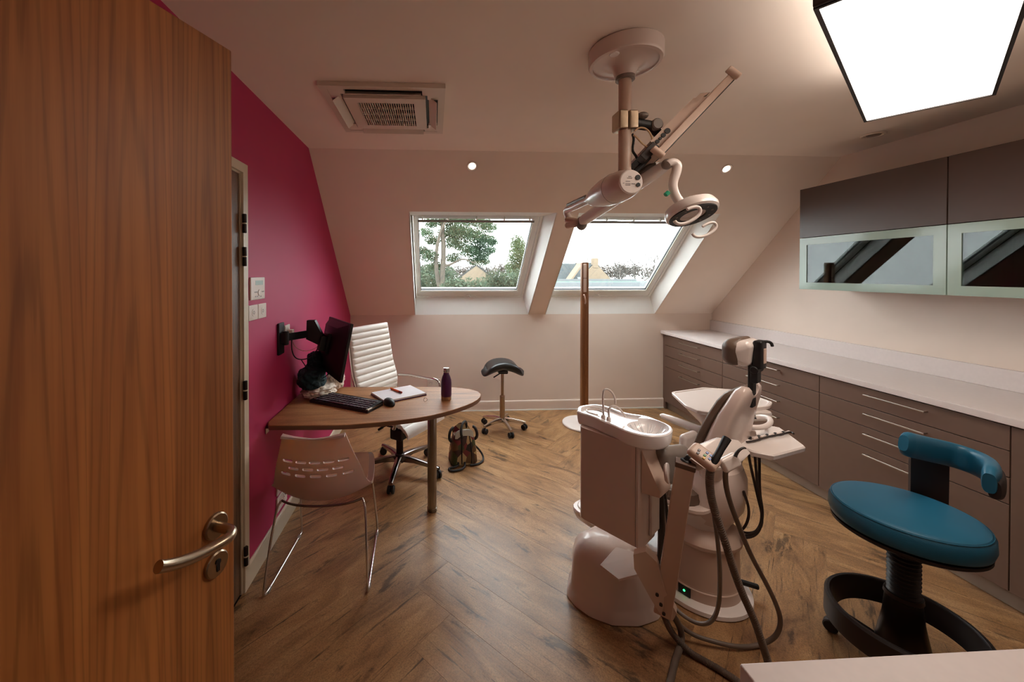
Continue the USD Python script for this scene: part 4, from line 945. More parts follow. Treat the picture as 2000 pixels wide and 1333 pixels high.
# ---- things on the desk
DZ = 0.713
t = thing('keyboard', 'dark purple computer keyboard lying on the desk', 'keyboard', (-0.545, 2.415, DZ), -28.5)
obj('case', hull([(x, y, z) for x in (-0.225, 0.225) for y, z in ((-0.075, 0.0), (0.075, 0.0), (-0.072, 0.016), (0.072, 0.030))]), 'black', t)
kz = lambda y: 0.0165 + (y + 0.072) / 0.144 * 0.0135
for r in range(5):
    y = -0.052 + r * 0.024
    n = 15
    for c in range(n):
        if r == 0 and 4 <= c <= 8:
            if c == 4: x0, x1 = -0.205 + 4 * 0.0275, -0.205 + 9 * 0.0275 - 0.003
            else: continue
        else:
            x0 = -0.205 + c * 0.0275; x1 = x0 + 0.0245
        obj('key', rbox((x0, y - 0.0105, kz(y) - 0.002), (x1, y + 0.0105, kz(y) + 0.005), 0.002), 'key', t, smooth=25)
obj('end_strip', rbox((0.208, -0.07, 0.012), (0.2252, 0.07, 0.0205), 0.002), 'steel', t)

t = thing('computer_mouse', 'black computer mouse between keyboard and notepad', 'mouse', (-0.275, 2.392, DZ), -60)
a = np.arange(32) * 2 * PI / 32
obj('body', loft([np.column_stack([0.056 * k * np.cos(a) - 0.002, 0.031 * k * np.sin(a), np.full(32, z)]) for z, k in ((0.0, 0.92), (0.006, 1.0), (0.016, 0.97), (0.026, 0.84), (0.033, 0.6), (0.036, 0.25))]), 'black', t, smooth=60)
obj('scroll_wheel', cyl((0.024, -0.003, 0.027), (0.024, 0.003, 0.027), 0.0085, 18, 0.001), 'unit_grey', t)

t = thing('notepad', 'open white notepad lying on the desk', 'notepad', (-0.235, 2.578, DZ), 32)
obj('cover', rbox((-0.150, -0.112, 0), (0.150, 0.112, 0.006), 0.002), 'purple', t)
obj('paper_stack', box((-0.147, -0.109, 0.0062), (0.147, 0.109, 0.015)), 'paper', t, False)
obj('top_sheet', box((-0.146, -0.108, 0.0152), (0.146, 0.108, 0.0158)), 'paper', t, False)
t = thing('pen', 'short orange pen lying on the notepad', 'pen', (-0.255, 2.605, DZ + 0.0225), -50)
obj('barrel', cyl((-0.062, 0, 0), (0.035, 0, 0), 0.0062, 16, 0.001), 'orange', t)
obj('cap', cyl((0.035, 0, 0), (0.066, 0, 0), 0.0066, 16, 0.002), 'red_clear', t)
t = thing('bottle', 'purple metal drinking bottle with a steel cap on the desk', 'bottle', (0.078, 2.475, DZ))
obj('body', lathe([(0, 0.022), (0.0325, 0.022), (0.034, 0.030), (0.034, 0.105), (0.032, 0.125), (0.025, 0.148), (0.0185, 0.162), (0.0175, 0.174), (0, 0.174)], 44), 'purple', t)
obj('base', lathe([(0, 0), (0.030, 0), (0.0325, 0.003), (0.0328, 0.022), (0, 0.022)], 44), 'bronze', t)
obj('cap', lathe([(0, 0.174), (0.019, 0.174), (0.0205, 0.177), (0.0205, 0.198), (0.018, 0.203), (0, 0.204)], 40), 'chrome', t)
t = thing('cable_ring', 'tiny clear ring standing on the desk by the notepad', 'ring', (-0.055, 2.43, DZ))
obj('hoop', tube(np.array([(0.011 * math.cos(q), 0.004, 0.0125 + 0.0105 * math.sin(q)) for q in np.arange(28) * 2 * PI / 28]), 0.0018, 8, True), 'unit_light', t)

def crumple(c, r, seed, amp=0.28, freq=9.0, flat=0.0):
    m = trimesh.creation.icosphere(5)
    v = m.vertices.copy()
    n = meshkit.fbm(v * 2.1 + seed, 4, seed) - 0.5
    ridge = np.abs(meshkit.noise(v * freq * 0.45 + seed * 3.1, seed) - 0.5)
    v = v * (1 + amp * (n * 1.6 + ridge * 0.7))[:, None] * np.asarray(r)
    v[:, 2] = np.maximum(v[:, 2], -r[2] * 0.72)
    m.vertices = v + np.asarray(c) + (0, 0, r[2] * 0.72)
    return m
t = thing('white_cloth', 'crumpled white cloth under the dark bag on the desk', 'cloth', (-0.765, 2.64, DZ))
obj('fold', crumple((0, -0.02, 0), (0.105, 0.135, 0.048), 3, 0.32), 'cloth', t, 60)
obj('fold', crumple((0.085, 0.08, 0.02), (0.055, 0.07, 0.085), 8, 0.4), 'cloth', t, 60)
t = thing('soft_bag', 'dark teal soft bag slumped against the magenta wall on the desk', 'bag', (-0.80, 2.60, DZ + 0.085))
obj('body', crumple((0, -0.02, -0.02), (0.085, 0.12, 0.085), 5, 0.26), 'teal_cloth', t, 60)
obj('top_folds', cat([crumple((0.01, 0.01, 0.07), (0.045, 0.06, 0.075), 11, 0.3), spheres(((-0.03, 0.03, 0.17), 0.018), ((-0.01, -0.03, 0.13), 0.02)), spheres(((0.035, 0.035, 0.19), 0.016), ((0.02, 0.0, 0.12), 0.022))]), 'teal_cloth', t, 60)

# ================================================================== wall-mounted monitor on its arm
WM = np.array([XL, 2.32, 1.13])
t = thing('wall_monitor', 'black computer monitor on a jointed wall arm, seen from behind', 'monitor', WM)
obj('wall_plate', rbox((0.0005, -0.04, -0.085), (0.014, 0.04, 0.10), 0.004), 'black', t)
obj('pivot', cat([cyl((0.035, 0.0, -0.03), (0.035, 0.0, 0.05), 0.018, 20, 0.003), rbox((0.012, -0.018, -0.02), (0.035, 0.018, 0.04), 0.003)]), 'black', t)
j = np.array((-0.786, 2.48, 1.139)) - WM
obj('arm', hull(np.vstack([np.array([(0.03, dy, dz) for dy in (-0.012, 0.012) for dz in (-0.008, 0.034)]), np.array([j + (0, dy, dz) for dy in (-0.012, 0.012) for dz in (-0.020, 0.024)])])), 'black', t)
q = np.array((-0.786, 2.481, 1.226)) - WM
e = np.array((-0.718, 2.506, 1.085)) - WM
obj('elbow_block', hull(np.vstack([np.array([p + (dx, dy, 0) for p in (q + (0.0, 0, 0.0), q + (0.028, 0, 0.0), j + (-0.004, 0, -0.03), e + (0.012, 0, 0.02), e + (0, 0, -0.02)) for dx in (-0.010, 0.010) for dy in (-0.02, 0.02)])])), 'black', t)
mc = np.array([-0.635, 2.53, 1.045]) - WM
wv, uv = np.array([-0.50, 0.866, 0.0]), np.array([0.17, 0.10, 0.98])
RMn = basis(x=wv, y=uv)
if RMn[0, 2] < 0: RMn = RMn @ np.diag([-1, 1, -1])                       # z: towards the seat, the screen side
MB_ = lambda m: move(m, RMn, mc)
pn = obj('panel', MB_(rbox((-0.235, -0.175, -0.012), (0.235, 0.175, 0.008), 0.004)), 'black', t)
obj('screen', MB_(box((-0.222, -0.160, 0.0075), (0.222, 0.162, 0.0085))), 'gasket', pn, False)
obj('rear_cover', MB_(hull([(x, y, z) for x, y, z in ((-0.21, -0.14, -0.012), (0.21, -0.14, -0.012), (-0.21, 0.165, -0.012), (0.21, 0.165, -0.012), (-0.13, -0.05, -0.055), (0.13, -0.05, -0.055), (-0.13, 0.13, -0.055), (0.13, 0.13, -0.055))])), 'black', t)
obj('tilt_bracket', MB_(cat([rbox((-0.05, -0.045, -0.075), (0.05, 0.085, -0.054), 0.003), rbox((-0.025, -0.03, -0.11), (0.025, 0.06, -0.07), 0.004)])), 'black', t)
obj('black_cable', tube(spline([(-0.881, 2.445, 1.11), (-0.881, 2.444, 1.046), (-0.856, 2.442, 0.996), (-0.818, 2.46, 0.982), (-0.777, 2.488, 0.994), (-0.747, 2.517, 1.037)], 40) - WM, 0.0035, 8), 'black', t)
obj('black_cable', tube(spline([(-0.831, 2.461, 0.982), (-0.819, 2.48, 0.948), (-0.809, 2.509, 0.908), (-0.799, 2.538, 0.858)], 24) - WM, 0.003, 8), 'black', t)
obj('cream_cable', tube(spline([(-0.875, 2.444, 1.097), (-0.847, 2.452, 1.051), (-0.796, 2.47, 1.034), (-0.744, 2.507, 1.055)], 30) - WM, 0.0016, 6), 'cream_cable', t)
obj('black_cable', tube(spline([(-0.667, 2.532, 0.884), (-0.7, 2.533, 0.855), (-0.752, 2.556, 0.823)], 20) - WM, 0.003, 8), 'black', t)

# ================================================================== wall plates
def plate(name, label, cat_, at, w, h, kind, wall='left', n=1):
    """A switch or socket plate: local x across, y up, z out of the wall."""
    t = thing(name, label, cat_, at)
    R = np.array([[0, 0, 1.0], [1, 0, 0], [0, 1, 0]]) if wall == 'left' else np.array([[1.0, 0, 0], [0, 0, -1], [0, 1, 0]])
    obj('plate', move(rbox((-w / 2, -h / 2, 0.0004), (w / 2, h / 2, 0.010), 0.003), R), 'switch', t)
    for i in range(n):
        x = (i - (n - 1) / 2) * w / n
        if kind == 'socket':
            s = obj('socket_well', move(lathe([(0.020, 0.0098), (0.0215, 0.0115), (0.0195, 0.0118), (0.018, 0.0102), (0, 0.0102), (0, 0.0098)], 32).apply_translation((x, 0, 0)), R), 'switch', t)
            obj('pin_hole', move(cat([cyl((x + d, 0, 0.0100), (x + d, 0, 0.0108), 0.0028, 12) for d in (-0.0095, 0.0095)] + [cyl((x, 0.010, 0.010), (x, 0.010, 0.016), 0.0024, 12)]), R), 'black', s)
            obj('rim_shadow', move(lathe([(0.0218, 0.0100), (0.0228, 0.0100), (0.0228, 0.0104), (0.0218, 0.0104), (0.0218, 0.0100)], 32).apply_translation((x, 0, 0)), R), 'unit_grey', s)
        elif kind == 'round':
            s = obj('cover_disc', move(lathe([(0, 0.0098), (0.0185, 0.0098), (0.0185, 0.0112), (0.017, 0.0118), (0, 0.0118)], 32).apply_translation((x, 0, 0)), R), 'switch', t)
            obj('eye', move(lathe([(0.006, 0.0118), (0.009, 0.0118), (0.009, 0.0122), (0.006, 0.0122), (0.006, 0.0118)], 24).apply_translation((x, 0, 0)), R), 'mark', s)
    return t, R
t, R = plate('thermostat', 'white wall thermostat with a small printed display on the magenta wall', 'thermostat', (XL, 2.025, 1.444), 0.158, 0.114, 'none')
obj('display', move(rbox((-0.03, 0.018, 0.0095), (0.055, 0.040, 0.0106), 0.0005), R), 'screen_mark', t)
obj('dial', move(lathe([(0, 0.0095), (0.016, 0.0095), (0.016, 0.0125), (0.014, 0.0132), (0, 0.0132)], 28).apply_translation((0.012, -0.022, 0)), R), 'switch', t)
obj('printed_keys', move(cat([rbox((x - 0.006, y - 0.003, 0.0098), (x + 0.006, y + 0.003, 0.0104), 0.0003) for x, y in ((-0.035, -0.018), (-0.018, -0.018), (0.045, -0.018), (0.06, -0.018), (-0.03, -0.040), (-0.01, -0.040), (0.03, -0.042))]), R), 'mark', t, False, kind='stuff')
plate('wall_outlet', 'larger white round-patterned wall plate under the thermostat, nearer the door', 'wall plate', (XL, 1.974, 1.325), 0.096, 0.076, 'round')
plate('wall_outlet', 'white round-patterned wall plate under the thermostat, farther from the door', 'wall plate', (XL, 2.074, 1.325), 0.094, 0.076, 'round')
plate('wall_socket', 'upper white socket low on the magenta wall behind the visitor chair', 'socket', (XL, 2.306, 0.282), 0.10, 0.088, 'socket')
plate('wall_socket', 'lower double white socket just above the left skirting', 'socket', (XL, 2.330, 0.182), 0.15, 0.084, 'socket', n=2)
plate('wall_socket', 'double white socket on the knee wall behind the desk', 'socket', (-0.002, YB, 0.318), 0.145, 0.088, 'socket', 'back', 2)
t, R = plate('wall_socket', 'white socket with a plug behind the monitor arm', 'socket', (XL, 2.42, 1.165), 0.08, 0.080, 'socket')
obj('plug', move(rbox((-0.018, -0.03, 0.011), (0.016, 0.012, 0.045), 0.004), R), 'switch', t)

# ================================================================== visitor chair, back to the camera
t = thing('visitor_chair', 'pinkish plastic shell chair with slots in its back on a chrome sled frame', 'chair', (-0.552, 2.06, 0), 0)
# profile of the shell from the front of the seat over the bend to the top of the back: (y, z, half width, curl)
prof = np.array([(0.235, 0.440, 0.150, 0.010), (0.215, 0.452, 0.195, 0.010), (0.10, 0.446, 0.222, 0.018), (-0.02, 0.424, 0.236, 0.034), (-0.11, 0.412, 0.240, 0.060), (-0.175, 0.430, 0.238, 0.072), (-0.212, 0.490, 0.222, 0.066), (-0.230, 0.57, 0.202, 0.050), (-0.246, 0.65, 0.176, 0.032), (-0.260, 0.735, 0.150, 0.016), (-0.264, 0.758, 0.144, 0.012)])
sp_ = CubicSpline(np.arange(len(prof)), prof)
nv, nu = 56, 33
tt = np.linspace(0, len(prof) - 1, nv)
pv, dv_ = sp_(tt), sp_(tt, 1)
grid, nrm = [], []
for (y, z, w, cu), (dy, dz, _, _) in zip(pv, dv_):
    l = math.hypot(dy, dz)
    n2 = np.array([0, dz / l, -dy / l])                                  # towards the sitter
    u = np.linspace(-1, 1, nu)
    grid.append(np.column_stack([u * w, np.full(nu, y), np.full(nu, z)]) + n2 * (cu * u ** 2)[:, None] + np.array([0, 0, 0.016]) * (u ** 2)[:, None] * min(1, max(0, (z - 0.50) / 0.25)))
grid = np.array(grid)
gu, gv = np.gradient(grid, axis=1), np.gradient(grid, axis=0)
nn = np.cross(gu, gv); nn /= np.linalg.norm(nn, axis=2, keepdims=True)
if nn[10, nu // 2, 2] < 0: nn = -nn
th = 0.010
inner, outer = grid + nn * th * 0.5, grid - nn * th * 0.5
N_ = nv * nu
V = np.vstack([inner.reshape(-1, 3), outer.reshape(-1, 3)])
F = []
for i in range(nv - 1):
    for j_ in range(nu - 1):
        a_, b_, c2, d_ = i * nu + j_, i * nu + j_ + 1, (i + 1) * nu + j_ + 1, (i + 1) * nu + j_
        F += [(a_, b_, c2), (a_, c2, d_), (N_ + a_, N_ + c2, N_ + b_), (N_ + a_, N_ + d_, N_ + c2)]
edge = [j_ for j_ in range(nu)] + [i * nu + nu - 1 for i in range(1, nv)] + [(nv - 1) * nu + j_ for j_ in range(nu - 2, -1, -1)] + [i * nu for i in range(nv - 2, 0, -1)]
for a_, b_ in zip(edge, edge[1:] + edge[:1]):
    F += [(a_, N_ + a_, b_), (b_, N_ + a_, N_ + b_)]
shell = trimesh.Trimesh(V, np.array(F), process=False)
trimesh.repair.fix_normals(shell)
sm = manif(shell)
def surf(tq, u):
    y, z, w, cu = sp_(tq)
    dy, dz = sp_(tq, 1)[:2]
    l = math.hypot(dy, dz)
    n2 = np.array([0, dz / l, -dy / l])
    return np.array([u * w, y, z]) + n2 * cu * u * u, n2, np.array([0, dy / l, dz / l])
holes_ = []
for row, tq in enumerate((7.95, 7.5, 7.05)):
    for k in range(5 if row != 1 else 4):
        u = (k - (2 if row != 1 else 1.5)) * 0.36
        p, n2, tn = surf(tq, u)
        xa = np.array([0.97, 0.0, 0.0]) + n2 * 0.24 * u * 1.2
        R = basis(x=xa, y=tn)
        holes_.append(manif(move(slab(rounded([(-0.026, -0.0075), (0.026, -0.0075), (0.026, 0.0075), (-0.026, 0.0075)], 0.007), [(-0.03, 0), (0.03, 0)]), R, p)))
for h_ in holes_:
    sm = sm - h_
obj('shell', tri(sm), 'shell', t, smooth=50)
pad_rings = []
pp = [surf(tq, 0) for tq in np.linspace(0.4, 4.3, 12)]
top_, bot_ = [], []
for tq in np.linspace(0.35, 4.4, 14):
    rowp = []
    for u in np.linspace(-0.86, 0.86, 15):
        p, n2, _ = surf(tq, u)
        rowp.append(p + np.array([0, n2[1], n2[2]]) * 0.0062)
    top_.append(rowp)
top_ = np.array(top_)
gA = top_.reshape(-1, 3); gB = gA + (0, 0, 0.006)
Fp, nn_ = [], len(gA)
for i in range(13):
    for j_ in range(14):
        a_, b_, c2, d_ = i * 15 + j_, i * 15 + j_ + 1, (i + 1) * 15 + j_ + 1, (i + 1) * 15 + j_
        Fp += [(nn_ + a_, nn_ + c2, nn_ + b_), (nn_ + a_, nn_ + d_, nn_ + c2), (a_, b_, c2), (a_, c2, d_)]
ed = list(range(15)) + [i * 15 + 14 for i in range(1, 14)] + [13 * 15 + j_ for j_ in range(13, -1, -1)] + [i * 15 for i in range(12, 0, -1)]
for a_, b_ in zip(ed, ed[1:] + ed[:1]):
    Fp += [(a_, nn_ + a_, b_), (b_, nn_ + a_, nn_ + b_)]
pm = trimesh.Trimesh(np.vstack([gA, gB]), np.array(Fp), process=False)
trimesh.repair.fix_normals(pm)
obj('seat_pad', pm, 'seat_pad', t, smooth=50)
for s in (-1, 1):
    pts = [(s * 0.05, 0.11, 0.428), (s * 0.14, 0.115, 0.424), (s * 0.198, 0.135, 0.40), (s * 0.215, 0.20, 0.12), (s * 0.218, 0.228, 0.020), (s * 0.220, 0.212, 0.008), (s * 0.226, 0.06, 0.008), (s * 0.236, -0.16, 0.008), (s * 0.240, -0.225, 0.012), (s * 0.239, -0.238, 0.035), (s * 0.228, -0.195, 0.22), (s * 0.212, -0.145, 0.385), (s * 0.195, -0.13, 0.405)]
    path = []
    for a_, b_ in zip(pts[:-1], pts[1:]):
        path += list(np.linspace(a_, b_, 6)[:-1])
    path.append(pts[-1])
    path = np.array(path)
    for _ in range(3):
        path[1:-1] = (path[:-2] + 2 * path[1:-1] + path[2:]) / 4
    obj('sled_leg', tube(path, 0.0058, 12), 'chrome', t)
    obj('glide', rbox((s * 0.222 - 0.008, 0.17, 0.0005), (s * 0.222 + 0.008, 0.205, 0.014), 0.003), 'unit_grey', t)
    obj('glide', rbox((s * 0.237 - 0.008, -0.20, 0.0005), (s * 0.237 + 0.008, -0.165, 0.014), 0.003), 'unit_grey', t)
obj('under_bar', tube(spline([(-0.195, -0.13, 0.405), (-0.12, -0.15, 0.392), (0, -0.155, 0.386), (0.12, -0.15, 0.392), (0.195, -0.13, 0.405)], 30), 0.0055, 12), 'chrome_dark', t)
obj('under_bar', tube([(-0.05, 0.11, 0.428), (0.05, 0.11, 0.428)], 0.0062, 12), 'dark_metal', t)

# ================================================================== office chair behind the desk
def five_star(t, r, hub_z, tip_z, a0, m, casters, wheel_r, wid=0.022, hub_r=0.034):
    for k in range(5):
        q = math.radians(a0 + 72 * k)
        d, n2 = np.array([math.cos(q), math.sin(q), 0]), np.array([-math.sin(q), math.cos(q), 0])
        rings = []
        for f, w, zt, zb in ((0.0, 1.0, hub_z, hub_z - 0.05), (0.35, 0.9, hub_z - 0.005, hub_z - 0.042), (0.75, 0.75, (hub_z * 0.4 + tip_z * 0.6), (hub_z * 0.4 + tip_z * 0.6) - 0.030), (1.0, 0.62, tip_z, tip_z - 0.022)):
            p = d * (hub_r * 0.6 + (r - hub_r * 0.6) * f)
            w2 = wid * w
            rings.append(np.array([p + n2 * w2 * sx + (0, 0, z) for sx, z in ((-1, zb + 0.004), (-0.7, zb), (0.7, zb), (1, zb + 0.004), (1, zt - 0.006), (0.6, zt), (-0.6, zt), (-1, zt - 0.006))]))
        leg = obj('leg', loft(rings), m, t, smooth=40)
        e_ = d * (r - 0.012)
        sd = n2 * math.cos(0.7 * k) + d * math.sin(0.7 * k)
        cs = obj('caster', cat([cyl(e_ + sd * 0.006 + (0, 0, wheel_r), e_ + sd * 0.024 + (0, 0, wheel_r), wheel_r, 22, 0.004), cyl(e_ - sd * 0.006 + (0, 0, wheel_r), e_ - sd * 0.024 + (0, 0, wheel_r), wheel_r, 22, 0.004), cyl(e_ - sd * 0.006 + (0, 0, wheel_r), e_ + sd * 0.006 + (0, 0, wheel_r), wheel_r * 0.55, 14), cyl(e_ + (0, 0, wheel_r), e_ + (0, 0, tip_z - 0.01), 0.0075, 12)]), casters, leg)
t = thing('office_chair', 'white ribbed high-backed office chair on a chrome star base behind the desk', 'office chair', (-0.265, 2.99, 0), -34)
five_star(t, 0.33, 0.125, 0.085, -96 + 34, 'chrome_dark', 'black', 0.029)
obj('gas_column', lathe([(0, 0.07), (0.036, 0.07), (0.036, 0.13), (0.027, 0.135), (0.027, 0.25), (0.020, 0.252), (0.020, 0.40), (0, 0.40)], 32), 'dark_metal', t)
obj('tilt_mechanism', cat([hull([(x, y, z) for x, y, z in ((-0.16, -0.07, 0.42), (0.14, -0.07, 0.42), (-0.16, 0.07, 0.42), (0.14, 0.07, 0.42), (-0.09, -0.045, 0.335), (0.08, -0.045, 0.335), (-0.09, 0.045, 0.335), (0.08, 0.045, 0.335))]), rbox((-0.055, -0.055, 0.25), (0.055, 0.055, 0.34), 0.012), tube([(0.0, -0.06, 0.405), (0.0, -0.20, 0.40)], 0.006, 10), spheres(((0, -0.20, 0.40), 0.010), ((0, -0.235, 0.398), 0.009))]), 'black', t)
seat_r = []
for f in np.linspace(0, 1, 61):
    x = -0.22 + 0.48 * f
    rib = 0.007 * abs(math.sin(f * 12 * PI)) ** 0.6
    zt = 0.462 + rib + 0.012 * math.sin(PI * f) - 0.055 * max(0, f - 0.82) / 0.18 * max(0, f - 0.82) / 0.18
    hw = 0.235
    seat_r.append(np.array([(x, -hw, zt - 0.030), (x, -hw + 0.004, zt - 0.004), (x, -hw + 0.02, zt), (x, 0, zt + 0.001), (x, hw - 0.02, zt), (x, hw - 0.004, zt - 0.004), (x, hw, zt - 0.030), (x, 0, zt - 0.034)]))
obj('seat', loft(seat_r), 'white_leather', t, smooth=40)
back_r = []
bz = lambda f: 0.47 + 0.63 * f
bx = lambda f: -0.235 + 0.030 * math.exp(-((f - 0.28) / 0.16) ** 2) - 0.085 * f ** 1.6
for f in np.linspace(0, 1, 113):
    rib = 0.011 * abs(math.sin(f * 14 * PI)) ** 0.55
    hw = 0.235 - 0.012 * f
    x0, z0 = bx(f), bz(f)
    back_r.append(np.array([(x0 - 0.016, -hw, z0), (x0 + 0.004, -hw, z0), (x0 + 0.008 + rib, -hw + 0.016, z0), (x0 + 0.006 + rib, 0, z0), (x0 + 0.008 + rib, hw - 0.016, z0), (x0 + 0.004, hw, z0), (x0 - 0.016, hw, z0), (x0 - 0.018 - rib * 0.6, 0, z0)]))
obj('backrest', loft(back_r), 'white_leather', t, smooth=35)
for s in (-1, 1):
    obj('side_rail', tube([(bx(f) - 0.012, s * (0.243 - 0.012 * f), bz(f)) for f in np.linspace(0, 0.97, 30)] , 0.008, 10), 'chrome', t)
    obj('armrest', tube(spline([(-0.215, s * 0.250, 0.655), (-0.10, s * 0.268, 0.662), (0.10, s * 0.270, 0.662), (0.168, s * 0.270, 0.655), (0.190, s * 0.270, 0.620), (0.185, s * 0.268, 0.54), (0.165, s * 0.255, 0.455), (0.12, s * 0.22, 0.425)], 60), 0.0095, 12), 'chrome', t)
obj('top_bar', tube([(bx(1) - 0.01, -0.236, bz(0.965)), (bx(1) - 0.022, 0, bz(0.965)), (bx(1) - 0.01, 0.236, bz(0.965))], 0.007, 10), 'chrome', t)

# ================================================================== saddle stool
t = thing('saddle_stool', 'black saddle-seat stool on a chrome five-star base by the knee wall', 'stool', (0.665, 3.735, 0), 0)
five_star(t, 0.225, 0.118, 0.080, -78, 'chrome', 'black', 0.026, 0.016, 0.028)
obj('gas_column', lathe([(0, 0.07), (0.025, 0.07), (0.025, 0.325), (0.022, 0.33), (0.015, 0.332), (0.0145, 0.335), (0.0145, 0.56), (0, 0.56)], 28), 'bronze', t)
obj('tilt_plate', cat([rbox((-0.045, -0.06, 0.552), (0.045, 0.06, 0.585), 0.008), tube([(-0.03, -0.05, 0.56), (-0.10, -0.10, 0.535)], 0.006, 10)]), 'black', t)
sad = []
for f in np.linspace(-1, 1, 41):                                        # across: a bridge that drops away at both sides
    x = 0.180 * math.sin(f * 1.28) / math.sin(1.28) if True else 0
    zt = 0.678 - 0.092 * abs(f) ** 2.0
    k = math.sqrt(max(0.02, 1 - abs(f) ** 5))
    ly = (0.155 - 0.02 * (1 - abs(f))) * k
    thk = (0.080 + 0.022 * abs(f)) * k
    a_ = np.arange(28) * 2 * PI / 28
    sad.append(np.column_stack([np.full(28, x) + 0.03 * f * np.sin(a_) * -abs(f), -0.01 + ly * np.sign(np.cos(a_)) * abs(np.cos(a_)) ** 0.7, zt - thk * 0.55 + thk * 0.55 * np.sign(np.sin(a_)) * abs(np.sin(a_)) ** 0.8 + 0.018 * np.cos(a_) ** 2]))
obj('seat', loft(sad), 'black_leather', t, smooth=50)

# ================================================================== wooden floor lamp
t = thing('wooden_floor_lamp', 'slim wooden post lamp on a round white foot by the knee wall', 'floor lamp', (1.505, 3.80, 0))
obj('foot', lathe([(0, 0), (0.205, 0), (0.212, 0.004), (0.212, 0.016), (0.206, 0.022), (0, 0.022)], 64), 'unit_light', t)
obj('post', slab(rounded([(-0.036, -0.030), (0.036, -0.030), (0.036, 0.030), (-0.036, 0.030)], 0.016), [(0.022, 0.0), (1.622, 0.0), (1.628, 0.003)]), 'pole_wood', t)
obj('top_plate', slab(rounded([(-0.034, -0.028), (0.034, -0.028), (0.034, 0.028), (-0.034, 0.028)], 0.014), [(1.628, 0.0), (1.633, 0.0)]), 'unit_light', t)
for z0, z1 in ((1.475, 1.615), (1.335, 1.470)):
    obj('slot_cover', rbox((-0.024, -0.038, z0), (0.006, -0.029, z1), 0.003), 'unit_beige', t)
obj('hook', tube(spline([(-0.008, -0.032, 1.22), (-0.008, -0.042, 1.235), (-0.018, -0.050, 1.29), (-0.028, -0.052, 1.312)], 20), np.linspace(0.006, 0.0075, 20), 12), 'unit_beige', t)

# ================================================================== bag on the floor
t = thing('handbag', 'open camouflage-patterned bag with black straps standing on the floor', 'bag', (0.232, 3.115, 0), 12)
bag = loft([rr(0.0, 0.0, 0.105, 0.075, 40, 0.5), rr(0.0, 0.012, 0.112, 0.082, 40, 0.5), rr(0.0, 0.10, 0.106, 0.078, 40, 0.5), rr(0.0, 0.18, 0.092, 0.066, 40, 0.55), rr(0.0, 0.225, 0.082, 0.052, 40, 0.6)])
bag.vertices += (meshkit.fbm(bag.vertices * 14, 3, 2)[:, None] - 0.5) * 0.018 * np.array([1, 1, 0.2])
bag.vertices[:, 2] = np.maximum(bag.vertices[:, 2], 0)
obj('body', bag, 'camo', t, smooth=60)
ms = []
for s in (-1, 1):
    p = spline([(-0.075, s * 0.045, 0.215), (-0.06, s * 0.05, 0.265), (0.0, s * 0.052, 0.285 + 0.01 * s), (0.06, s * 0.05, 0.262), (0.075, s * 0.045, 0.215)], 24)
    ms.append(loft([np.column_stack([p[:, 0], p[:, 1] + dy * s, p[:, 2]]) for dy in (0.0, -0.006)] if False else [np.array([q, q + (0, -0.006 * s, 0), q * (1, 1, 0) + (0, -0.006 * s, 0.205), q * (1, 1, 0) + (0, 0, 0.205)]) for q in p]))
obj('opening_flap', ms[0], 'lining_silver', t, smooth=50)
obj('opening_flap', ms[1], 'camo', t, smooth=50)
def strap(pts, w=0.011, h=0.006):
    p = spline(pts, 40)
    return tube(p, h, 8)
obj('handle', strap([(-0.02, -0.06, 0.215), (-0.03, -0.055, 0.27), (-0.005, -0.02, 0.315), (0.03, 0.02, 0.31), (0.045, 0.05, 0.26), (0.04, 0.06, 0.20)], h=0.010), 'black_soft', t)
obj('handle', strap([(-0.10, 0.0, 0.17), (-0.115, -0.01, 0.215), (-0.10, 0.0, 0.26), (-0.075, 0.01, 0.275)], h=0.011), 'black_soft', t)
obj('handle', strap([(0.10, 0.0, 0.17), (0.118, -0.01, 0.20), (0.105, 0.0, 0.255), (0.085, 0.01, 0.27)], h=0.012), 'black_soft', t)
obj('shoulder_strap', strap([(-0.06, -0.075, 0.03), (-0.09, -0.10, 0.012), (-0.145, -0.115, 0.010), (-0.135, -0.145, 0.010), (-0.07, -0.150, 0.010), (-0.02, -0.115, 0.012), (-0.01, -0.085, 0.03)], h=0.0085), 'black_soft', t)
obj('shoulder_strap', strap([(0.105, 0.01, 0.11), (0.135, 0.0, 0.08), (0.165, -0.02, 0.03), (0.15, -0.06, 0.012), (0.09, -0.10, 0.010), (0.03, -0.105, 0.012)], h=0.008), 'black_soft', t)
for s, x in ((-1, -0.03), (-1, 0.05)):
    obj('piping', tube(spline([(x, -0.083, 0.015), (x * 1.02, -0.080, 0.09), (x * 0.9, -0.068, 0.17), (x * 0.8, -0.054, 0.22)], 20), 0.0045, 8), 'black_soft', t)

# ================================================================== blue operator stool
t = thing('operator_stool', 'blue upholstered operator stool with a curved arm rest and black ring base', 'stool', (1.80, 1.385, 0), 0)
obj('seat_cushion', lathe([(0, 0.540), (0.190, 0.540), (0.205, 0.549), (0.211, 0.570), (0.209, 0.603), (0.198, 0.619), (0.180, 0.626), (0.10, 0.630), (0, 0.631)], 72), 'teal', t)
obj('cushion_seam', tube(np.array([(0.2025 * math.cos(q), 0.2025 * math.sin(q), 0.6155) for q in np.arange(72) * 2 * PI / 72]), 0.0014, 6, True), 'teal', t)
obj('seat_pan', lathe([(0, 0.490), (0.08, 0.490), (0.15, 0.505), (0.192, 0.522), (0.203, 0.530), (0.203, 0.540), (0, 0.540)], 64), 'brown_black', t)
bel = [(0, 0.29)]
for i in range(14):
    z = 0.29 + i * 0.0156
    bel += [(0.038, z), (0.046, z + 0.0055), (0.038, z + 0.011)]
bel += [(0.038, 0.50), (0, 0.50)]
obj('bellows', lathe(bel, 36), 'brown_black', t)
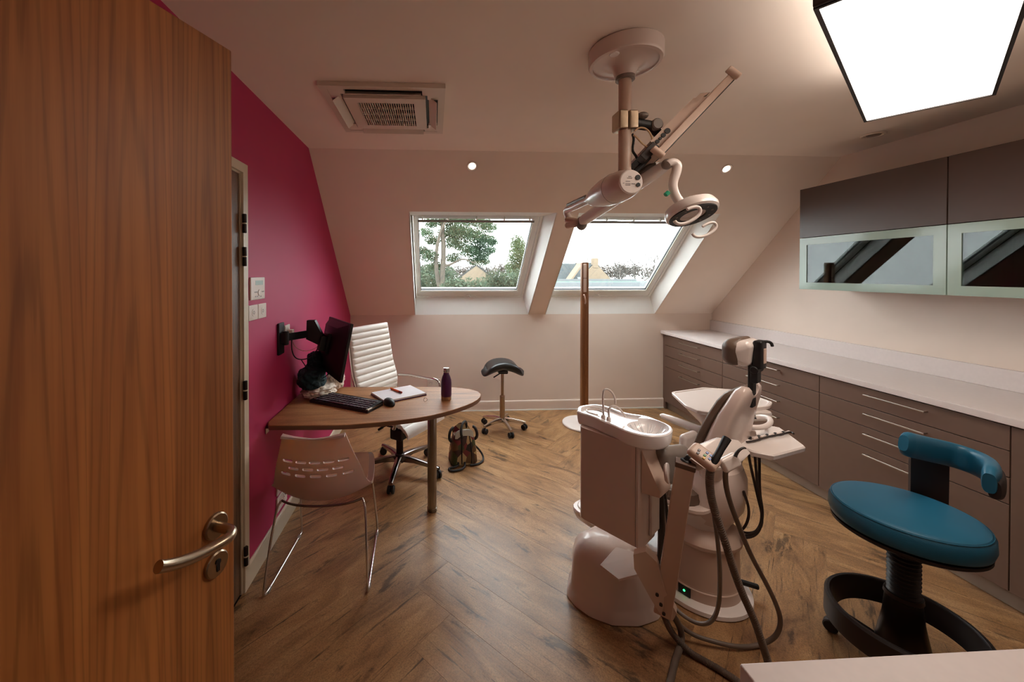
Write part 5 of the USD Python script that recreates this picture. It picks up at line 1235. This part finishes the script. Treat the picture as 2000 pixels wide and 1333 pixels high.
obj('column_cone', lathe([(0, 0.02), (0.085, 0.02), (0.082, 0.05), (0.056, 0.20), (0.050, 0.275), (0.054, 0.28), (0.052, 0.295), (0, 0.295)], 40), 'dark_metal', t)
obj('foot_ring', lathe([(0.186, 0.115), (0.214, 0.112), (0.222, 0.118), (0.220, 0.198), (0.213, 0.206), (0.204, 0.206), (0.198, 0.198), (0.188, 0.125), (0.186, 0.115)], 80), 'brown_black', t)
for k in range(4):
    q = math.radians(35 + 90 * k)
    d = np.array([math.cos(q), math.sin(q), 0])
    f_ = obj('foot', spheres((d * 0.05 + (0, 0, 0.065), 0.018), (d * 0.195 + (0, 0, 0.10), 0.016), (d * 0.20 + (0, 0, 0.060), 0.014)), 'brown_black', t)
    obj('caster', cyl(d * 0.20 + np.array([-d[1], d[0], 0]) * 0.018 + (0, 0, 0.026), d * 0.20 - np.array([-d[1], d[0], 0]) * 0.018 + (0, 0, 0.026), 0.025, 20, 0.004), 'black', f_)
# arm rest: upright blade and an upholstered bow curling round at its right end
bw = [(1.841, 1.422, 0.854), (1.924, 1.443, 0.829), (2.002, 1.444, 0.81), (2.065, 1.431, 0.796), (2.083, 1.39, 0.791), (2.053, 1.331, 0.794), (1.982, 1.27, 0.801), (1.892, 1.219, 0.803)]
bp_ = spline(np.array(bw) - (1.80, 1.385, 0), 40)
tg_ = np.gradient(bp_, axis=0); tg_ /= np.linalg.norm(tg_, axis=1, keepdims=True)
rings = []
for i, (p, g_) in enumerate(zip(bp_, tg_)):
    upd = np.array([0, 0, 1.0]); sdv = np.cross(g_, upd); sdv /= np.linalg.norm(sdv); upd = np.cross(sdv, g_)
    k = min(1.0, 0.62 + i * 0.16, 0.70 + (39 - i) * 0.12)
    a_ = np.arange(24) * 2 * PI / 24
    rings.append(p + k * (0.022 * (np.sign(np.cos(a_)) * abs(np.cos(a_)) ** 0.7)[:, None] * sdv + 0.048 * (np.sign(np.sin(a_)) * abs(np.sin(a_)) ** 0.7)[:, None] * upd))
ar = obj('arm_rest', loft(rings), 'teal', t, smooth=60)
obj('rest_backing', loft([(r_ - r_.mean(0)) * 0.90 + r_.mean(0) + np.array([0.010, -0.006, -0.020]) for r_ in rings[26:]]), 'brown_black', t, smooth=60)
ub = np.array((2.039, 1.49, 0.588)) - (1.80, 1.385, 0); ut = np.array((2.025, 1.478, 0.792)) - (1.80, 1.385, 0)
dd = np.array([0.80, -0.60, 0])
obj('rest_post', hull(np.vstack([np.array([p + dd * s * 0.052 + np.array([0.6, 0.8, 0]) * q for s in (-1, 1) for q in (-0.012, 0.012)]) for p in (ub + (0, 0, -0.16), ut)])), 'brown_black', t)
obj('post_bracket', hull([(x, y, z) for z in (0.530, 0.548) for x, y in ((0.05, 0.02), (0.0, 0.06), tuple((ub + dd * 0.052)[:2]), tuple((ub - dd * 0.052)[:2]))]), 'brown_black', t)

# ================================================================== outside the roof windows
# the room is on an upper floor: the garden lies about three metres below it
GZ = -3.2
setting('ground', box((-90, 8, GZ - 0.3), (140, 190, GZ)), 'ground', label='winter garden below the windows')

def blob_leaves(centres, n, size, flat=0.6):
    """Many small two-triangle leaf sprays scattered through blobs given as (x, y, z, rx, ry, rz)."""
    vs, fs = [], []
    w = np.array([c[3] * c[4] * c[5] for c in centres]) ** 0.75
    idx = np.random.choice(len(centres), n, p=w / w.sum())
    C = np.array(centres)[idx]
    d = np.random.normal(size=(n, 3)); d /= np.linalg.norm(d, axis=1, keepdims=True)
    p = C[:, :3] + d * C[:, 3:] * (np.random.rand(n, 1) ** 0.45)
    a = np.random.normal(size=(n, 3)); a /= np.linalg.norm(a, axis=1, keepdims=True)
    b = np.cross(a, np.random.normal(size=(n, 3))); b /= np.linalg.norm(b, axis=1, keepdims=True)
    s = size * (0.6 + 0.8 * np.random.rand(n, 1))
    v = np.stack([p - a * s, p + b * s * flat, p + a * s, p - b * s * flat], 1).reshape(-1, 3)
    i = np.arange(n)[:, None] * 4
    f = np.vstack([i + [0, 1, 2], i + [0, 2, 3]])
    return trimesh.Trimesh(v, f, process=False)

def branches(p, d, length, r, depth, out, spread=0.55, ends=None):
    q = p + d * length
    mid = (p + q) / 2 + np.random.normal(size=3) * length * 0.05
    out.append(tube(np.array([p, mid, q]), [r, r * 0.85, r * 0.68], 5))
    if ends is not None: ends.append(q)
    if depth == 0:
        return
    for k in range(np.random.randint(2, 4)):
        nd = d + np.random.normal(size=3) * spread + (0, 0, 0.12)
        branches(q, nd / np.linalg.norm(nd), length * (0.62 + 0.2 * np.random.rand()), r * 0.62, depth - 1, out, spread, ends)

# pine tree close to the left window
PT = np.array((0.456, 17.006, 2.306))
t = thing('pine_tree', 'large green pine with a pale forked trunk outside the left window', 'tree', (PT[0], PT[1], GZ))
Q = lambda px, py, d: tuple(0 for _ in ())
bp0 = [np.array((0.32, 16.986, -0.845)), np.array((0.366, 17.003, 1.406)), np.array((0.412, 17.012, 2.756)), np.array((0.367, 17.023, 3.656)), np.array((0.502, 17.024, 4.556)), np.array((0.691, 17.226, 5.958))]
off = np.array([PT[0], PT[1], GZ])
tp0 = spline([np.array([bp0[0][0] - 0.05, bp0[0][1], GZ])] + bp0, 40) - off
obj('trunk', tube(tp0, np.linspace(0.17, 0.06, 40), 10), 'bark', t)
obj('trunk', tube(spline([(0.231, 17.006, 0.956), (0.096, 16.924, 2.301), (0.318, 16.823, 3.409), (0.718, 16.808, 4.076)], 20) - off, np.linspace(0.10, 0.04, 20), 8), 'bark', t)
obj('branch', tube(spline([(0.411, 17.005, 1.856), (0.939, 16.779, 2.03), (1.257, 16.563, 2.134), (1.533, 16.448, 2.043), (1.795, 16.435, 1.977)], 20) - off, np.linspace(0.055, 0.02, 20), 7), 'bark', t)
pc = [(-0.06, 17.045, 3.769), (-0.348, 16.856, 3.298), (-0.218, 17.041, 2.306), (0.508, 17.218, 3.909), (0.951, 16.996, 3.994), (1.513, 16.967, 3.926), (2.075, 16.937, 3.769), (2.412, 16.917, 3.544), (1.162, 16.78, 3.409), (1.738, 16.948, 3.161), (2.3, 16.918, 2.981), (2.569, 16.904, 2.891), (0.962, 17.186, 2.884), (1.513, 16.954, 2.531), (2.074, 16.924, 2.306), (2.412, 16.909, 2.531), (0.853, 17.286, 2.205), (1.758, 17.138, 2.088), (1.176, 16.986, 4.219), (1.851, 16.954, 4.444), (0.502, 17.025, 4.669), (1.177, 16.993, 5.006), (-0.519, 17.358, 2.549), (0.053, 17.524, 1.866), (2.251, 17.413, 2.051), (0.743, 17.401, 3.361), (1.997, 17.231, 2.663), (-0.063, 17.64, 3.033)]
rad = [0.42, 0.34, 0.46, 0.50, 0.50, 0.5, 0.48, 0.40, 0.55, 0.58, 0.46, 0.26, 0.55, 0.5, 0.42, 0.34, 0.40, 0.36, 0.6, 0.6, 0.6, 0.6, 0.34, 0.4, 0.3, 0.6, 0.4, 0.4]
obj('foliage', blob_leaves([(*(np.array(p) - off), r, r, r * 0.62) for p, r in zip(pc, rad)], 34000, 0.05, 0.35), 'pine', t, False, kind='stuff')

# rounded evergreen at the right of the left window
ET = np.array((5.579, 25.755, 2.034))
t = thing('evergreen_tree', 'rounded light green evergreen at the right side of the left window', 'tree', (ET[0], ET[1], GZ))
eo = np.array([ET[0], ET[1], GZ])
obj('trunk', tube([(0, 0, 0), (0.05, 0, 2.5), (0, 0, 4.6)], [0.16, 0.12, 0.05], 8), 'bark', t)
ec = [(5.648, 25.763, 3.342), (5.992, 25.741, 2.894), (5.407, 25.77, 2.722), (5.854, 25.742, 2.206), (5.235, 25.772, 2.034), (6.266, 25.722, 2.309), (5.579, 25.768, 3.583), (6.61, 25.701, 1.862), (5.578, 25.748, 1.173), (4.891, 25.781, 1.001), (6.437, 25.701, 0.829)]
obj('foliage', blob_leaves([(*(np.array(p) - eo), 0.55, 0.5, 0.6) for p in ec], 14000, 0.055, 0.4), 'bush', t, False, kind='stuff')

# garden hedges and shrubs below
for (px, py, d, w, h, lab, nm) in ((845, 560, 21, 2.2, 1.6, 'wide dim hedge under the pine at the left', 'hedge'), (900, 575, 15, 1.0, 0.9, 'dark shrub below the pine in front of the pale gable', 'shrub'), (990, 565, 23, 1.9, 1.3, 'dim hedge under the rounded evergreen', 'hedge')):
    c = W_ = None
HG = [(-0.159, 21.03, 0.823), (1.06, 13.959, 0.833), (4.174, 22.81, 0.574), (-0.086, 24.036, 1.518), (4.029, 19.319, 1.26)]
for (p, (w, dd_, h), n, lab, nm) in zip(HG, ((1.5, 0.9, 0.9), (0.75, 0.6, 0.55), (1.5, 0.9, 0.8), (1.2, 0.8, 0.6), (1.3, 0.8, 0.5)), (6500, 3500, 5500, 4000, 3000),
                                     ('wide dim hedge under the pine at the left', 'dark shrub in front of the pale gable below the pine', 'dim hedge under the rounded evergreen', 'hazy hedge directly behind the pine trunk', 'far hazy hedge behind the rounded evergreen'), ('hedge', 'shrub', 'hedge', 'hedge', 'hedge')):
    t = thing(nm, lab, nm, (p[0], p[1], GZ))
    zc = p[2] - GZ
    obj('stems', cat([tube([(x, 0, 0), (x * 1.1, 0.1, zc)], 0.03, 5) for x in np.linspace(-w * 0.7, w * 0.7, 5)]), 'bark', t, kind='stuff')
    obj('foliage', blob_leaves([(x, y, zc + z, w * 0.45, dd_ * 0.7, h) for x in np.linspace(-w * 0.75, w * 0.75, 4) for y, z in ((0, 0), (0.2, -h * 0.9))], n, 0.075, 0.45), 'hedge', t, False, kind='stuff')

# pale gabled houses with slate roofs
def house(name, label, apex, w, drop, depth, az, chimney):
    """apex: point of the gable facing the camera; w: width; drop: height of the gable triangle."""
    a = np.asarray(apex)
    t = thing(name, label, 'house', (a[0], a[1], GZ), az)
    H_ = a[2] - GZ
    tri_ = [(-w / 2, 0), (w / 2, 0), (w / 2, H_ - drop), (0, H_), (-w / 2, H_ - drop)]
    obj('wall', move(prism(Polygon(tri_), 0, depth), np.array([[1.0, 0, 0], [0, 0, 1], [0, 1, 0]])), 'gable', t, False)
    for s in (-1, 1):
        n2 = np.array([s * drop, 0, w / 2]); n2 /= np.linalg.norm(n2)
        e_ = np.array([s * w / 2 * 1.06, 0, H_ - drop * 1.06]); r_ = np.array([0, 0, H_])
        obj('roof_slope', hull([q + (0, y, 0) + n2 * k for q in (e_, r_) for y in (0.25, depth + 0.2) for k in (0.0, 0.12)]), 'roof_slate', t, False)
    if chimney:
        obj('chimney', rbox((-0.40, -0.06, H_ - 0.8), (0.40, 0.8, H_ + 0.7), 0.03), 'gable', t)
    return t
house('gabled_house', 'pale pointed gable with a chimney behind the post lamp, right window', (25.011, 58.82, 3.182), 5.3, 2.75, 10, 0, True)
house('gabled_house', 'pale gable half hidden by shrubs in the left window', (3.046, 27.887, 2.073), 4.6, 1.7, 9, -8, False)
LR = np.array((19.27, 51.099, 2.823))
t = thing('long_house', 'long slate roof left of the pointed gable in the right window', 'house', (LR[0], LR[1], GZ))
h_ = LR[2] - GZ
obj('wall', box((-7.5, 0.4, 0), (1.3, 8.0, h_ - 2.6)), 'gable', t, False)
obj('roof_slope', hull([(x, y, z + k) for x in (-7.6, 1.4) for y, z in ((0.0, h_ - 2.8), (4.0, h_)) for k in (0, 0.15)]), 'roof_slate', t, False)
obj('roof_slope', hull([(x, y, z + k) for x in (-7.6, 1.4) for y, z in ((8.0, h_ - 2.8), (4.0, h_)) for k in (0, 0.15)]), 'roof_slate', t, False)
obj('verge_board', hull([(x + k, y, z + q) for (x, y, z) in ((-1.9, -0.1, h_ - 2.75), (0.55, 1.6, h_ - 0.2)) for k in (0, 0.75) for q in (0, 0.35)]), 'gable', t, False)
for k in range(2):
    obj('roof_window', move(rbox((-0.35, -0.3, 0.0), (0.35, 0.3, 0.06), 0.01), rotm([1, 0, 0], 35), (-0.6 + k * 1.3, 0.9, h_ - 2.0)), 'flat_roof', t)

# flat-roofed building in front
FR = np.array((9.665, 21.532, 0.994))
t = thing('flat_roof_building', 'low building with a pale flat roof along the foot of the right window', 'building', (FR[0], FR[1], GZ))
z_ = FR[2] - GZ
obj('wall', box((-3.4, 0.1, 0), (6.0, 7.8, z_ - 0.25)), 'gable', t, False)
obj('roof_deck', box((-3.5, 0.0, z_ - 0.25), (6.1, 8.0, z_ - 0.05)), 'flat_green', t, False)
obj('roof_edge', box((-3.55, -0.05, z_ - 0.28), (6.15, 0.12, z_ + 0.02)), 'flat_roof', t, False)
obj('roof_edge', box((-3.55, 7.9, z_ - 0.2), (6.15, 8.05, z_ + 0.10)), 'flat_roof', t, False)
t = thing('lower_roof', 'pale lower roof panel at the bottom of the right window', 'roof', (FR[0], FR[1] - 6.0, GZ))
obj('roof_deck', hull([(x, y, z_ - 0.75 + q + 0.03 * y) for x in (-3.2, 5.0) for y in (0, 5.5) for q in (0, 0.12)]), 'flat_roof', t, False)
for x in (-2.0, -0.4, 1.2, 2.8):
    obj('roof_seam', hull([(x + k, y, z_ - 0.63 + q + 0.03 * y) for k in (0, 0.08) for y in (0.05, 5.45) for q in (-0.01, 0.05)]), 'flat_roof', t, False)
obj('wall', box((-3.0, 0.2, 0), (4.8, 5.2, z_ - 0.8)), 'gable', t, False)

# bare winter trees on the skyline
bt = [(43.352, 102.95, 3.595), (38.53, 78.158, 3.101), (58.088, 109.21, 3.733), (51.121, 89.534, 3.338), (42.292, 69.954, 2.943), (27.796, 82.711, 3.18), (61.84, 94.997, 3.457)]
labs = ('bare rounded winter tree behind the chimney', 'bare winter tree just right of the gable', 'bare winter tree in the middle of the right skyline', 'tall bare winter tree right of the middle', 'tallest bare winter tree by the right window edge', 'small bare winter tree at the left edge of the right window', 'bare winter tree hidden partly by the right window frame')
for i, (p, top_y, lab) in enumerate(zip(bt, (494, 497, 496, 490, 482, 508, 484), labs)):
    d = math.hypot(p[0], p[1])
    htop = 1.52 + (535 - top_y) * d / 755 - GZ
    t = thing('bare_tree', lab, 'tree', (p[0], p[1], GZ), 0, 'bare winter trees on the skyline')
    out = []
    random.seed(i); np.random.seed(40 + i)
    L0 = htop * 0.34
    branches(np.zeros(3), np.array([0, 0, 1.0]), L0, 0.20, 0, out)
    tops = []
    for k in range(5):
        nd = np.array([math.cos(k * 1.26), math.sin(k * 1.26), 1.5]); nd /= np.linalg.norm(nd)
        branches(np.array([0, 0, L0]), nd, htop * 0.22, 0.12, 4, tops, 0.42)
    obj('trunk', out[0], 'bark', t)
    obj('twigs', cat(tops), 'twig', t, True, kind='stuff')
t = thing('distant_wood', 'hazy line of distant woodland below the skyline trees', 'trees', (26, 135, GZ))
np.random.seed(5)
obj('crowns', blob_leaves([(x, np.random.randn() * 2, 4.4 + np.random.rand() * 2.0, 2.6, 1.5, 2.4) for x in np.linspace(-70, 60, 90)], 22000, 0.35, 0.5), 'twig', t, False, kind='stuff')
